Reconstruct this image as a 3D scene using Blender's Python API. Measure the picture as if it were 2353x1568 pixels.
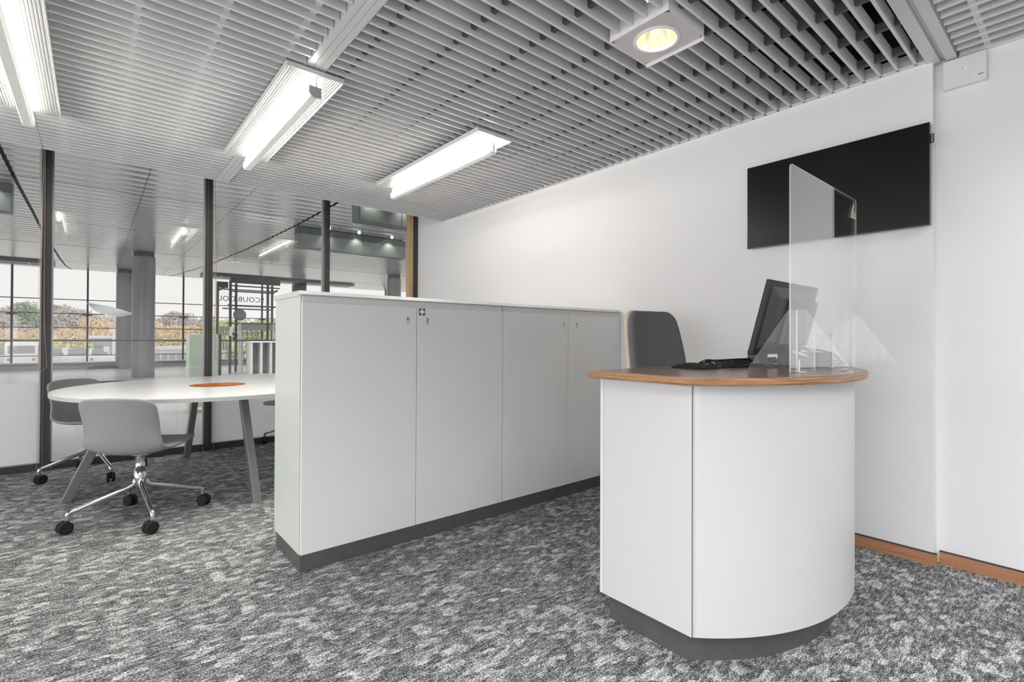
import bpy, bmesh, math, random
from mathutils import Vector, Matrix
R_ = math.radians
random.seed(7)
S = bpy.context.scene
COL = S.collection
for o in list(bpy.data.objects):
    bpy.data.objects.remove(o)

# ------------------------------------------------------------------ camera
FPX, CY = 1141.53, 769.485
yaw, pitch, roll = R_(40.09221), R_(0.39022), R_(-0.22351)
fwd = Vector((math.sin(yaw) * math.cos(pitch), math.cos(yaw) * math.cos(pitch), math.sin(pitch)))
rgt = Vector((math.cos(yaw), -math.sin(yaw), 0))
dwn = -(rgt.cross(fwd))
cr, sr = math.cos(roll), math.sin(roll)
rgt, dwn = cr * rgt + sr * dwn, -sr * rgt + cr * dwn
cam = bpy.data.cameras.new('camera')
cam.sensor_width = 36.0
cam.lens = FPX / 2353 * 36.0
cam.shift_y = (CY - 784) / 2353
cam.clip_start = 0.02
cam.clip_end = 600
cob = bpy.data.objects.new('camera', cam)
COL.objects.link(cob)
m = Matrix((rgt, -dwn, -fwd)).transposed().to_4x4()
m.translation = Vector((0, 0, 1.17))
cob.matrix_world = m
S.camera = cob

# ------------------------------------------------------------------ world, lights, exposure
w = bpy.data.worlds.new('sky')
S.world = w
w.use_nodes = True
bg = w.node_tree.nodes['Background']
bg.inputs['Color'].default_value = (0.905, 0.862, 0.86, 1)
bg.inputs['Strength'].default_value = 1.0
S.view_settings.view_transform = 'Standard'
S.view_settings.look = 'None'
S.view_settings.gamma = 1.0
S.view_settings.use_curve_mapping = False
S.view_settings.exposure = 0.24


def area(name, loc, rot, sx, sy, power, col=(1, 1, 1), spread=180):
    l = bpy.data.lights.new(name, 'AREA')
    l.shape = 'RECTANGLE'
    l.size, l.size_y = sx, sy
    l.energy = power
    l.color = col
    l.spread = R_(spread)
    o = bpy.data.objects.new(name, l)
    COL.objects.link(o)
    o.location = loc
    o.rotation_euler = rot
    return o


# unseen area lights added as soft fill, overhead and behind the camera
area('ceiling_light_rear', (-1.0, -1.5, 2.58), (0, 0, 0), 4.0, 2.2, 185, (0.985, 0.99, 1), 140)
area('ceiling_light_middle', (-0.75, 0.45, 2.58), (0, 0, 0), 1.8, 1.0, 26, (0.985, 0.99, 1), 140)
# area light added at the open left side, as daylight fill
area('window_light_left', (-4.15, 1.6, 1.35), (0, R_(-90), 0), 2.3, 6.5, 120, (0.985, 0.99, 1))
area('ceiling_light_right', (2.5, -0.9, 2.58), (0, 0, 0), 0.6, 1.4, 20, (0.985, 0.99, 1), 140)  # added fill for the right-hand walls, no fixture modelled
# unseen area lights added to brighten the hall behind the glazing
area('hall_light', (3.0, 12.0, 3.45), (0, 0, 0), 10.0, 8.0, 560, (1, 1, 1), 140)
area('hall_light_far', (2.0, 20.5, 3.5), (0, 0, 0), 12.0, 4.0, 240, (1, 1, 1), 130)


# ------------------------------------------------------------------ materials
MATS = {}


def mat(name, col=(0.8, 0.8, 0.8), rough=0.5, metal=0.0, spec=0.5, emit=None, estr=0.0, bump=None, noise=None, **kw):
    """bump=(scale, strength); noise=(scale, amount) small colour variation"""
    if name in MATS:
        return MATS[name]
    M = bpy.data.materials.new(name)
    M.use_nodes = True
    nt = M.node_tree
    b = nt.nodes['Principled BSDF']
    b.inputs['Base Color'].default_value = (*col, 1)
    b.inputs['Roughness'].default_value = rough
    b.inputs['Metallic'].default_value = metal
    b.inputs['Specular IOR Level'].default_value = spec
    if emit:
        b.inputs['Emission Color'].default_value = (*emit, 1)
        b.inputs['Emission Strength'].default_value = estr
    for k, v in kw.items():
        b.inputs[k.replace('_', ' ')].default_value = v
    tc = nt.nodes.new('ShaderNodeTexCoord')
    if noise:
        n = nt.nodes.new('ShaderNodeTexNoise')
        n.inputs['Scale'].default_value = noise[0]
        n.inputs['Detail'].default_value = 4
        nt.links.new(tc.outputs['Object'], n.inputs['Vector'])
        r = nt.nodes.new('ShaderNodeMapRange')
        r.inputs['From Min'].default_value = 0.3
        r.inputs['From Max'].default_value = 0.7
        r.inputs['To Min'].default_value = 1 - noise[1]
        r.inputs['To Max'].default_value = 1 + noise[1]
        nt.links.new(n.outputs['Fac'], r.inputs['Value'])
        mx = nt.nodes.new('ShaderNodeVectorMath')
        mx.operation = 'SCALE'
        mx.inputs[0].default_value = col
        nt.links.new(r.outputs['Result'], mx.inputs['Scale'])
        nt.links.new(mx.outputs['Vector'], b.inputs['Base Color'])
    if bump:
        n = nt.nodes.new('ShaderNodeTexNoise')
        n.inputs['Scale'].default_value = bump[0]
        n.inputs['Detail'].default_value = 3
        nt.links.new(tc.outputs['Object'], n.inputs['Vector'])
        bp = nt.nodes.new('ShaderNodeBump')
        bp.inputs['Strength'].default_value = bump[1]
        bp.inputs['Distance'].default_value = 0.002
        nt.links.new(n.outputs['Fac'], bp.inputs['Height'])
        nt.links.new(bp.outputs['Normal'], b.inputs['Normal'])
    MATS[name] = M
    return M


def glass_mat(name, tint=(1, 1, 1), refl=0.08, rough=0.0, f0=0.04):
    M = bpy.data.materials.new(name)
    M.use_nodes = True
    nt = M.node_tree
    nt.nodes.clear()
    out = nt.nodes.new('ShaderNodeOutputMaterial')
    t = nt.nodes.new('ShaderNodeBsdfTransparent')
    t.inputs['Color'].default_value = (*tint, 1)
    g = nt.nodes.new('ShaderNodeBsdfGlossy')
    g.inputs['Roughness'].default_value = rough
    g.inputs['Color'].default_value = (1, 1, 1, 1)
    fr = nt.nodes.new('ShaderNodeFresnel')
    ge = nt.nodes.new('ShaderNodeNewGeometry')
    io = nt.nodes.new('ShaderNodeMapRange')      # keeps the same reflectance on both sides of the sheet
    io.inputs['To Min'].default_value = 1.5
    io.inputs['To Max'].default_value = 1 / 1.5
    nt.links.new(ge.outputs['Backfacing'], io.inputs['Value'])
    nt.links.new(io.outputs['Result'], fr.inputs['IOR'])
    ml = nt.nodes.new('ShaderNodeMath')
    ml.operation = 'MULTIPLY'
    ml.inputs[1].default_value = refl
    nt.links.new(fr.outputs['Fac'], ml.inputs[0])
    mx = nt.nodes.new('ShaderNodeMixShader')
    nt.links.new(ml.outputs[0], mx.inputs['Fac'])
    nt.links.new(t.outputs[0], mx.inputs[1])
    nt.links.new(g.outputs[0], mx.inputs[2])
    nt.links.new(mx.outputs[0], out.inputs['Surface'])
    return M


def carpet_mat():
    M = bpy.data.materials.new('carpet')
    M.use_nodes = True
    nt = M.node_tree
    N, L = nt.nodes, nt.links
    b = N['Principled BSDF']
    b.inputs['Roughness'].default_value = 0.95
    b.inputs['Specular IOR Level'].default_value = 0.1
    tc = N.new('ShaderNodeTexCoord')

    def noise(sx, sy, detail, rough=0.5, off=0):
        mp = N.new('ShaderNodeMapping')
        mp.inputs['Scale'].default_value = (sx, sy, 1)
        mp.inputs['Location'].default_value = (off, off * 1.7, 0)
        L.new(tc.outputs['Object'], mp.inputs['Vector'])
        n = N.new('ShaderNodeTexNoise')
        n.noise_dimensions = '2D'
        n.inputs['Scale'].default_value = 1
        n.inputs['Detail'].default_value = detail
        n.inputs['Roughness'].default_value = rough
        L.new(mp.outputs['Vector'], n.inputs['Vector'])
        return n.outputs['Fac']

    def rng(v, a, c, lo, hi):
        r = N.new('ShaderNodeMapRange')
        r.inputs['From Min'].default_value = a
        r.inputs['From Max'].default_value = c
        r.inputs['To Min'].default_value = lo
        r.inputs['To Max'].default_value = hi
        L.new(v, r.inputs['Value'])
        return r.outputs['Result']

    def add(a, c, op='ADD'):
        q = N.new('ShaderNodeMath')
        q.operation = op
        for i, v in enumerate((a, c)):
            if isinstance(v, (int, float)):
                q.inputs[i].default_value = v
            else:
                L.new(v, q.inputs[i])
        return q.outputs[0]

    fine = noise(135, 230, 1.0)                      # single tufts, rows along X
    mid = noise(22, 75, 2.0, 0.6, 3.1)               # broken streaks
    # woven blocks: light and dark rectangles about 4 x 8 cm
    mp = N.new('ShaderNodeMapping')
    mp.inputs['Scale'].default_value = (0.75, 1.25, 1)
    L.new(tc.outputs['Object'], mp.inputs['Vector'])
    vo = N.new('ShaderNodeTexVoronoi')
    vo.voronoi_dimensions = '2D'
    vo.distance = 'CHEBYCHEV'
    vo.inputs['Scale'].default_value = 27
    vo.inputs['Randomness'].default_value = 0.85
    L.new(mp.outputs['Vector'], vo.inputs['Vector'])
    sp = N.new('ShaderNodeSeparateColor')
    L.new(vo.outputs['Color'], sp.inputs['Color'])
    blocks = rng(sp.outputs['Red'], 0.70, 0.74, 0.0, 0.25)
    dark = rng(sp.outputs['Green'], 0.70, 0.74, 0.0, -0.10)
    big = rng(noise(5, 8, 2.0, 0.5, 9.0), 0.3, 0.7, -0.035, 0.035)
    v = add(rng(fine, 0.25, 0.75, -0.38, 0.38), rng(mid, 0.3, 0.7, -0.23, 0.23))
    v = add(add(v, add(blocks, dark)), big)
    v = add(v, 0.365)
    ramp = N.new('ShaderNodeValToRGB')
    ramp.color_ramp.elements[0].position = 0.05
    ramp.color_ramp.elements[0].color = (0.045, 0.045, 0.046, 1)
    ramp.color_ramp.elements[1].position = 0.95
    ramp.color_ramp.elements[1].color = (0.70, 0.70, 0.69, 1)
    e = ramp.color_ramp.elements.new(0.5)
    e.color = (0.24, 0.24, 0.24, 1)
    L.new(v, ramp.inputs['Fac'])
    L.new(ramp.outputs['Color'], b.inputs['Base Color'])
    bp = N.new('ShaderNodeBump')
    bp.inputs['Strength'].default_value = 0.5
    bp.inputs['Distance'].default_value = 0.003
    L.new(fine, bp.inputs['Height'])
    L.new(bp.outputs['Normal'], b.inputs['Normal'])
    return M


def wood_mat(name, c1, c2, sx, sy, sz, rough=0.35, spec=0.4, lo=0.35, hi=0.65):
    M = bpy.data.materials.new(name)
    M.use_nodes = True
    nt = M.node_tree
    N, L = nt.nodes, nt.links
    b = N['Principled BSDF']
    b.inputs['Roughness'].default_value = rough
    b.inputs['Specular IOR Level'].default_value = spec
    tc = N.new('ShaderNodeTexCoord')
    mp = N.new('ShaderNodeMapping')
    mp.inputs['Scale'].default_value = (sx, sy, sz)
    L.new(tc.outputs['Object'], mp.inputs['Vector'])
    n = N.new('ShaderNodeTexNoise')
    n.inputs['Scale'].default_value = 1
    n.inputs['Detail'].default_value = 4
    n.inputs['Roughness'].default_value = 0.6
    n.inputs['Distortion'].default_value = 0.4
    L.new(mp.outputs['Vector'], n.inputs['Vector'])
    r = N.new('ShaderNodeValToRGB')
    r.color_ramp.elements[0].position = lo
    r.color_ramp.elements[0].color = (*c1, 1)
    r.color_ramp.elements[1].position = hi
    r.color_ramp.elements[1].color = (*c2, 1)
    L.new(n.outputs['Fac'], r.inputs['Fac'])
    L.new(r.outputs['Color'], b.inputs['Base Color'])
    return M


def leaf_mat(name, c1, c2, c3, scale=1.5):
    M = bpy.data.materials.new(name)
    M.use_nodes = True
    nt = M.node_tree
    N, L = nt.nodes, nt.links
    b = N['Principled BSDF']
    b.inputs['Roughness'].default_value = 0.9
    b.inputs['Specular IOR Level'].default_value = 0.05
    tc = N.new('ShaderNodeTexCoord')
    n = N.new('ShaderNodeTexNoise')
    n.inputs['Scale'].default_value = scale
    n.inputs['Detail'].default_value = 5
    n.inputs['Roughness'].default_value = 0.7
    L.new(tc.outputs['Object'], n.inputs['Vector'])
    r = N.new('ShaderNodeValToRGB')
    r.color_ramp.elements[0].position = 0.36
    r.color_ramp.elements[0].color = (*c1, 1)
    r.color_ramp.elements[1].position = 0.64
    r.color_ramp.elements[1].color = (*c3, 1)
    e = r.color_ramp.elements.new(0.5)
    e.color = (*c2, 1)
    L.new(n.outputs['Fac'], r.inputs['Fac'])
    L.new(r.outputs['Color'], b.inputs['Base Color'])
    return M


def film_mat():
    M = bpy.data.materials.new('white_film')
    M.use_nodes = True
    nt = M.node_tree
    nt.nodes.clear()
    out = nt.nodes.new('ShaderNodeOutputMaterial')
    d = nt.nodes.new('ShaderNodeBsdfDiffuse')
    d.inputs['Color'].default_value = (0.93, 0.93, 0.93, 1)
    t = nt.nodes.new('ShaderNodeBsdfTranslucent')
    t.inputs['Color'].default_value = (0.95, 0.95, 0.95, 1)
    mx = nt.nodes.new('ShaderNodeMixShader')
    mx.inputs['Fac'].default_value = 0.45
    nt.links.new(d.outputs[0], mx.inputs[1])
    nt.links.new(t.outputs[0], mx.inputs[2])
    nt.links.new(mx.outputs[0], out.inputs['Surface'])
    return M


M_WALL = mat('white_wall_paint', (0.86, 0.86, 0.865), 0.7, spec=0.2, bump=(90, 0.05), noise=(1.5, 0.008))
M_SLAT = mat('slat_metal', (0.76, 0.76, 0.765), 0.42, metal=0.1, noise=(6, 0.02))
M_BEAM = mat('beam_metal', (0.72, 0.72, 0.725), 0.38, metal=0.2, noise=(3, 0.02))
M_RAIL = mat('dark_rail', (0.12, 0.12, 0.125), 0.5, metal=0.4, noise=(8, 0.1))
M_PLENUM = mat('plenum_black', (0.012, 0.012, 0.012), 0.9, noise=(3, 0.4))
M_DUCT = mat('galvanised_duct', (0.13, 0.13, 0.13), 0.35, metal=0.7, noise=(5, 0.25))
M_TRIM = mat('trim_white', (0.8, 0.8, 0.8), 0.45, noise=(5, 0.01))
M_CARPET = carpet_mat()
M_SKIRT = wood_mat('skirting_wood', (0.36, 0.17, 0.085), (0.52, 0.26, 0.14), 60, 2.5, 60, 0.5)
M_LAM = mat('white_laminate', (0.60, 0.60, 0.605), 0.38, spec=0.35, noise=(4, 0.008))
M_LAMTOP = mat('white_top_laminate', (0.70, 0.70, 0.705), 0.45, noise=(4, 0.008))
M_LAMGREEN = mat('greenish_side_laminate', (0.63, 0.675, 0.62), 0.35, noise=(4, 0.008))
M_EDGE = mat('cream_edge_band', (0.66, 0.63, 0.52), 0.5, noise=(20, 0.05))
M_DOOR = mat('white_door', (0.80, 0.80, 0.803), 0.38, spec=0.35, noise=(3, 0.01))
M_PLINTH = mat('grey_plinth', (0.12, 0.12, 0.122), 0.42, metal=0.3, noise=(14, 0.08))
M_SEAM = mat('dark_seam', (0.05, 0.05, 0.05), 0.7, noise=(10, 0.1))
M_LOCK = mat('nickel_lock', (0.6, 0.6, 0.6), 0.25, metal=0.9, noise=(200, 0.2))
M_LOCKD = mat('lock_recess', (0.10, 0.10, 0.10), 0.4, noise=(200, 0.2))
M_TABLE = mat('white_table_top', (0.86, 0.86, 0.86), 0.25, spec=0.4, noise=(4, 0.006))
M_TABEDGE = mat('table_edge_band', (0.56, 0.57, 0.56), 0.4, noise=(15, 0.02))
M_TLEG = mat('grey_leg_metal', (0.27, 0.27, 0.265), 0.35, metal=0.5, noise=(20, 0.03))
M_PLY = wood_mat('plywood_edge', (0.11, 0.045, 0.02), (0.43, 0.235, 0.115), 5, 5, 330, 0.42, lo=0.30, hi=0.56)
M_DESKTOP = wood_mat('plum_laminate', (0.12, 0.055, 0.055), (0.20, 0.10, 0.098), 6, 60, 60, 0.22, 0.6)
M_ORANGE = wood_mat('orange_tray_wood', (0.50, 0.20, 0.06), (0.62, 0.28, 0.10), 4, 30, 4, 0.5)
M_FAB = mat('light_grey_fabric', (0.335, 0.335, 0.34), 0.95, spec=0.1, bump=(700, 0.6), noise=(420, 0.16))
M_FABD = mat('charcoal_fabric', (0.17, 0.17, 0.175), 0.95, spec=0.1, bump=(700, 0.6), noise=(380, 0.25))
M_SHELL = mat('cream_shell', (0.66, 0.60, 0.46), 0.5, noise=(6, 0.03))
M_CHROME = mat('polished_aluminium', (0.72, 0.71, 0.69), 0.16, metal=1.0, noise=(10, 0.03))
M_BLACK = mat('black_plastic', (0.02, 0.02, 0.021), 0.45, spec=0.4, noise=(60, 0.1))
M_BLACKG = mat('black_gloss_plastic', (0.014, 0.014, 0.015), 0.2, spec=0.5, noise=(60, 0.1))
M_RUBBER = mat('black_rubber', (0.022, 0.022, 0.022), 0.75, spec=0.2, noise=(60, 0.15))
M_MONB = mat('monitor_grey_cover', (0.075, 0.075, 0.077), 0.42, noise=(60, 0.05))
M_CABLE = mat('black_cable', (0.015, 0.015, 0.015), 0.4, noise=(60, 0.1))
M_SCREEN = mat('tv_screen', (0.004, 0.004, 0.004), 0.26, spec=0.28, noise=(2, 0.01))
M_TVF = mat('tv_bezel', (0.03, 0.03, 0.03), 0.25, metal=0.5, noise=(20, 0.05))
M_CORR = mat('corrugated_reflector', (0.80, 0.80, 0.79), 0.22, metal=0.65, noise=(8, 0.02))
M_CHAN = mat('lamp_channel', (0.78, 0.78, 0.77), 0.3, metal=0.35, noise=(8, 0.02))
M_TUBE = mat('lit_tube', (1, 1, 1), 0.5, emit=(1.0, 0.95, 0.86), estr=24, noise=(1, 0.001))
M_DLPLATE = mat('downlight_plate', (0.66, 0.62, 0.62), 0.35, metal=0.3, noise=(8, 0.03))
M_DLRING = mat('downlight_ring', (0.86, 0.86, 0.88), 0.4, noise=(8, 0.01))
M_DLCONE = mat('gold_reflector', (0.97, 0.93, 0.78), 0.22, metal=1.0, bump=(14, 1.0), noise=(8, 0.05))
M_DLLAMP = mat('lit_downlight', (1, 1, 1), 0.5, emit=(1.0, 0.92, 0.72), estr=70, noise=(1, 0.001))
M_MULL = mat('mullion_metal', (0.085, 0.08, 0.083), 0.35, metal=0.5, noise=(6, 0.1))
M_MULLB = mat('bronze_strip', (0.20, 0.16, 0.15), 0.4, metal=0.4, noise=(6, 0.05))
M_SILV = mat('silver_strip', (0.55, 0.55, 0.56), 0.3, metal=0.6, noise=(6, 0.03))
M_TIMBER = wood_mat('timber_strip', (0.50, 0.35, 0.18), (0.62, 0.45, 0.25), 40, 40, 3, 0.5)
M_FILM = film_mat()
M_CHANT = film_mat()
M_CHANT.name = 'translucent_channel'
M_CHANT.node_tree.nodes['Mix Shader'].inputs['Fac'].default_value = 0.09
M_WEDGE = film_mat()
M_WEDGE.name = 'sail_cloth'
M_WEDGE.node_tree.nodes['Mix Shader'].inputs['Fac'].default_value = 0.9
M_GLASS = glass_mat('clear_glass', (0.965, 0.975, 0.97), 1.25)
M_GLASSF = glass_mat('facade_glass', (0.99, 0.995, 0.99), 0.5)
M_ACRYL = glass_mat('acrylic', (0.99, 0.993, 0.993), 1.7)
M_ACRF = glass_mat('acrylic_foot', (0.99, 0.993, 0.993), 0.35)
M_ACRE = mat('acrylic_edge', (0.85, 0.87, 0.87), 0.15, spec=0.8, noise=(30, 0.02), Alpha=0.55)
M_HCEIL = mat('hall_ceiling_metal', (0.80, 0.82, 0.81), 0.16, metal=0.7, bump=(1.3, 0.2), noise=(0.6, 0.04))
M_HDARK = mat('hall_dark_gap', (0.05, 0.05, 0.05), 0.6, noise=(3, 0.1))
M_HBOX = mat('hall_fascia', (0.095, 0.108, 0.103), 0.4, metal=0.3, noise=(2, 0.04))
M_HCOL = mat('hall_column', (0.22, 0.22, 0.22), 0.35, metal=0.55, noise=(1.2, 0.06))
M_HFLOOR = mat('hall_floor', (0.26, 0.26, 0.26), 0.3, spec=0.5, noise=(1.5, 0.08))
M_HWALL = mat('hall_low_wall', (0.30, 0.30, 0.30), 0.5, noise=(1.5, 0.04))
M_FRAME = mat('facade_steel', (0.05, 0.055, 0.05), 0.5, metal=0.3, noise=(5, 0.1))
M_SPOT = mat('spot_lens', (1, 1, 1), 0.5, emit=(1, 0.96, 0.85), estr=5, noise=(1, 0.001))
M_GRNCAB = mat('pale_green_cabinet', (0.58, 0.69, 0.56), 0.35, noise=(2, 0.04))
M_KIOSK = mat('kiosk_steel', (0.075, 0.075, 0.078), 0.45, metal=0.4, noise=(4, 0.1))
M_KPALE = mat('kiosk_pale_panel', (0.62, 0.62, 0.62), 0.5, noise=(4, 0.04))
M_KMID = mat('kiosk_grey_panel', (0.30, 0.31, 0.31), 0.5, noise=(4, 0.04))
M_LETTER = mat('sign_letter_grey', (0.07, 0.08, 0.075), 0.5, noise=(9, 0.05))
M_WHITE = mat('plain_white', (0.88, 0.88, 0.88), 0.5, noise=(3, 0.01))
M_DARKSYM = mat('symbol_dark_grey', (0.12, 0.12, 0.12), 0.5, noise=(30, 0.03))
M_YEL = mat('warning_yellow', (0.72, 0.66, 0.30), 0.5, noise=(30, 0.03))
M_INK = mat('black_ink', (0.02, 0.02, 0.02), 0.5, noise=(30, 0.03))
M_CORD = mat('beige_cord', (0.45, 0.36, 0.26), 0.7, noise=(60, 0.1))
M_WIRE = mat('steel_wire', (0.5, 0.5, 0.5), 0.3, metal=0.8, noise=(60, 0.05))
M_LED = mat('green_led', (0.3, 0.8, 0.2), 0.5, emit=(0.3, 1.0, 0.2), estr=2.0, noise=(60, 0.01))
M_CAR = mat('white_car_paint', (0.85, 0.84, 0.84), 0.3, spec=0.6, noise=(1, 0.01))
M_CARG = mat('car_dark_glass', (0.34, 0.35, 0.36), 0.15, noise=(1, 0.05))
M_GROUND = mat('pale_asphalt', (0.80, 0.78, 0.77), 0.9, noise=(0.4, 0.06))
M_GRASS = leaf_mat('rough_grass', (0.32, 0.45, 0.20), (0.50, 0.62, 0.30), (0.70, 0.72, 0.45), 0.6)
M_BARK = mat('bark', (0.20, 0.16, 0.13), 0.9, noise=(3, 0.2))
M_LGREEN = leaf_mat('green_leaves', (0.24, 0.36, 0.23), (0.44, 0.55, 0.40), (0.68, 0.74, 0.62))
M_LPINK = leaf_mat('grey_pink_leaves', (0.46, 0.47, 0.42), (0.70, 0.64, 0.62), (0.92, 0.86, 0.84))
M_LORANGE = leaf_mat('orange_leaves', (0.80, 0.58, 0.34), (0.97, 0.80, 0.58), (1.0, 0.95, 0.86))
M_LHEDGE = leaf_mat('hedge_leaves', (0.40, 0.54, 0.26), (0.68, 0.74, 0.38), (0.95, 0.86, 0.55))
M_BLDG = mat('pale_building', (0.82, 0.82, 0.82), 0.7, noise=(0.5, 0.03))
M_BLDGD = mat('pale_building_dark', (0.50, 0.51, 0.52), 0.6, noise=(0.5, 0.05))


# ------------------------------------------------------------------ mesh helpers
class MB:
    def __init__(s):
        s.v, s.f, s.mi, s.sm = [], [], [], []

    def add(s, vs, fs, mi=0, smooth=False):
        n = len(s.v)
        s.v += [tuple(v) for v in vs]
        for f in fs:
            s.f.append([i + n for i in f])
            s.mi.append(mi)
            s.sm.append(smooth)
        return s

    def box(s, a, b, mi=0, M=None):
        x0, y0, z0 = a
        x1, y1, z1 = b
        vs = [(x0, y0, z0), (x1, y0, z0), (x1, y1, z0), (x0, y1, z0), (x0, y0, z1), (x1, y0, z1), (x1, y1, z1), (x0, y1, z1)]
        if M:
            vs = [tuple(M @ Vector(v)) for v in vs]
        return s.add(vs, [(0, 3, 2, 1), (4, 5, 6, 7), (0, 1, 5, 4), (1, 2, 6, 5), (2, 3, 7, 6), (3, 0, 4, 7)], mi)

    def prism(s, pts, d, mi=0, smooth=False, cap=True):
        """pts: closed loop of 3D points, d: extrusion vector"""
        n = len(pts)
        d = Vector(d)
        vs = [tuple(p) for p in pts] + [tuple(Vector(p) + d) for p in pts]
        s.add(vs, [(i, (i + 1) % n, n + (i + 1) % n, n + i) for i in range(n)], mi, smooth)
        if cap:
            s.add(vs, [tuple(reversed(range(n))), tuple(range(n, 2 * n))], mi)
        return s

    def tube(s, path, r, seg=8, mi=0, closed=False):
        path = [Vector(p) for p in path]
        n = len(path)
        rs = r if isinstance(r, (list, tuple)) else [r] * n
        vs = []
        pu = None
        for i, p in enumerate(path):
            if closed:
                t = path[(i + 1) % n] - path[i - 1]
            else:
                t = path[min(i + 1, n - 1)] - path[max(i - 1, 0)]
            t.normalize()
            if pu is None:
                pu = t.orthogonal().normalized()
            else:
                pu = (pu - t * pu.dot(t))
                pu = pu.normalized() if pu.length > 1e-6 else t.orthogonal().normalized()
            q = t.cross(pu)
            for k in range(seg):
                a = 2 * math.pi * k / seg
                vs.append(tuple(p + rs[i] * (math.cos(a) * pu + math.sin(a) * q)))
        fs = []
        for i in range(n if closed else n - 1):
            j = (i + 1) % n
            for k in range(seg):
                l = (k + 1) % seg
                fs.append((i * seg + k, i * seg + l, j * seg + l, j * seg + k))
        s.add(vs, fs, mi, True)
        if not closed:
            s.add(vs, [tuple(reversed(range(seg))), tuple(range((n - 1) * seg, n * seg))], mi)
        return s

    def lathe(s, prof, seg=24, mi=0, M=None, smooth=True, cap=True):
        vs = []
        for r, z in prof:
            for k in range(seg):
                a = 2 * math.pi * k / seg
                v = Vector((r * math.cos(a), r * math.sin(a), z))
                vs.append(tuple(M @ v if M else v))
        n = len(prof)
        fs = [(i * seg + k, i * seg + (k + 1) % seg, (i + 1) * seg + (k + 1) % seg, (i + 1) * seg + k) for i in range(n - 1) for k in range(seg)]
        s.add(vs, fs, mi, smooth)
        if cap and prof[0][0] > 1e-5:
            s.add(vs, [tuple(reversed(range(seg)))], mi)
        if cap and prof[-1][0] > 1e-5:
            s.add(vs, [tuple(range((n - 1) * seg, n * seg))], mi)
        return s

    def build(s, name, mats, parent=None, loc=None, bevel=0, sub=0, solid=0, bseg=2):
        me = bpy.data.meshes.new(name)
        me.from_pydata(s.v, [], s.f)
        if not isinstance(mats, (list, tuple)):
            mats = [mats]
        for mm in mats:
            me.materials.append(mm)
        me.polygons.foreach_set('material_index', s.mi)
        me.polygons.foreach_set('use_smooth', s.sm)
        me.update()
        o = bpy.data.objects.new(name, me)
        COL.objects.link(o)
        if loc:
            o.location = loc
        if parent:
            o.parent = parent
        if solid:
            md = o.modifiers.new('solid', 'SOLIDIFY')
            md.thickness = solid
            md.offset = 0
        if bevel:
            md = o.modifiers.new('bevel', 'BEVEL')
            md.width = bevel
            md.segments = bseg
            md.limit_method = 'ANGLE'
            md.angle_limit = R_(40)
        if sub:
            md = o.modifiers.new('sub', 'SUBSURF')
            md.levels = md.render_levels = sub
        return o


def tag(o, label, cat, group=None, kind=None):
    if label:
        o['label'] = label
    if cat:
        o['category'] = cat
    if group:
        o['group'] = group
    if kind:
        o['kind'] = kind
    return o


def struct(o, label=None, cat=None):
    o['kind'] = 'structure'
    if label:
        o['label'] = label
    if cat:
        o['category'] = cat
    return o


def empty(name, loc=(0, 0, 0), rz=0):
    o = bpy.data.objects.new(name, None)
    o.empty_display_size = 0.1
    COL.objects.link(o)
    o.location = loc
    o.rotation_euler = (0, 0, rz)
    return o


KIDS = {}


def copy_tree(o, parent=None):
    c = o.copy()
    COL.objects.link(c)
    if parent:
        c.parent = parent
    for ch in [x for x in COL.objects if x.parent == o]:
        copy_tree(ch, c)
    return c


def text_obj(name, body, size, mt, parent=None, M=None, ext=0.004, align='CENTER', spacing=1.0):
    cu = bpy.data.curves.new(name, 'FONT')
    cu.body = body
    cu.size = size
    cu.extrude = ext
    cu.align_x = align
    cu.space_character = spacing
    cu.resolution_u = 3
    t = bpy.data.objects.new(name + '_tmp', cu)
    COL.objects.link(t)
    dg = bpy.context.evaluated_depsgraph_get()
    me = bpy.data.meshes.new_from_object(t.evaluated_get(dg))
    bpy.data.objects.remove(t)
    if M is not None:
        me.transform(M)
    me.materials.clear()
    me.materials.append(mt)
    me.name = name
    o = bpy.data.objects.new(name, me)
    COL.objects.link(o)
    if parent:
        o.parent = parent
    return o


def catmull(pts, n=6, closed=False):
    P = [Vector(p) for p in pts]
    out = []
    m_ = len(P)
    rngi = range(m_ if closed else m_ - 1)
    for i in rngi:
        if closed:
            p0, p1, p2, p3 = P[i - 1], P[i], P[(i + 1) % m_], P[(i + 2) % m_]
        else:
            p0 = P[max(i - 1, 0)]
            p1, p2 = P[i], P[i + 1]
            p3 = P[min(i + 2, m_ - 1)]
        for k in range(n):
            t = k / n
            out.append(0.5 * ((2 * p1) + (-p0 + p2) * t + (2 * p0 - 5 * p1 + 4 * p2 - p3) * t * t + (-p0 + 3 * p1 - 3 * p2 + p3) * t ** 3))
    if not closed:
        out.append(P[-1])
    return out


# =================================================================== ROOM SHELL
WX = 3.33        # right wall, long face
WXB = 3.40       # recessed face nearer the camera
YC = 0.564       # where the wall steps
GY = 5.985       # glass partition
ZC = 2.62        # underside of the slats

fl = MB().box((-4.2, -4.2, -0.12), (3.9, GY + 0.06, 0.0)).build('floor', M_CARPET)
struct(fl, 'grey flecked loop carpet floor', 'floor')
o = MB().box((WX, YC, 0), (3.9, GY + 0.05, 3.45)).build('wall_right', M_WALL)
struct(o, 'long white wall behind the counter and cabinets', 'wall')
o = MB().box((WXB, -4.2, 0), (3.9, YC, 3.45)).build('wall_right_recess', M_WALL)
o.name = 'wall_recess'
struct(o, 'recessed white wall at the right edge of the photo', 'wall')


o = MB().box((-4.2, -4.3, 0), (3.9, -4.2, 3.45)).build('wall_rear', M_WALL)
struct(o, 'white wall behind the photographer', 'wall')


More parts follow.
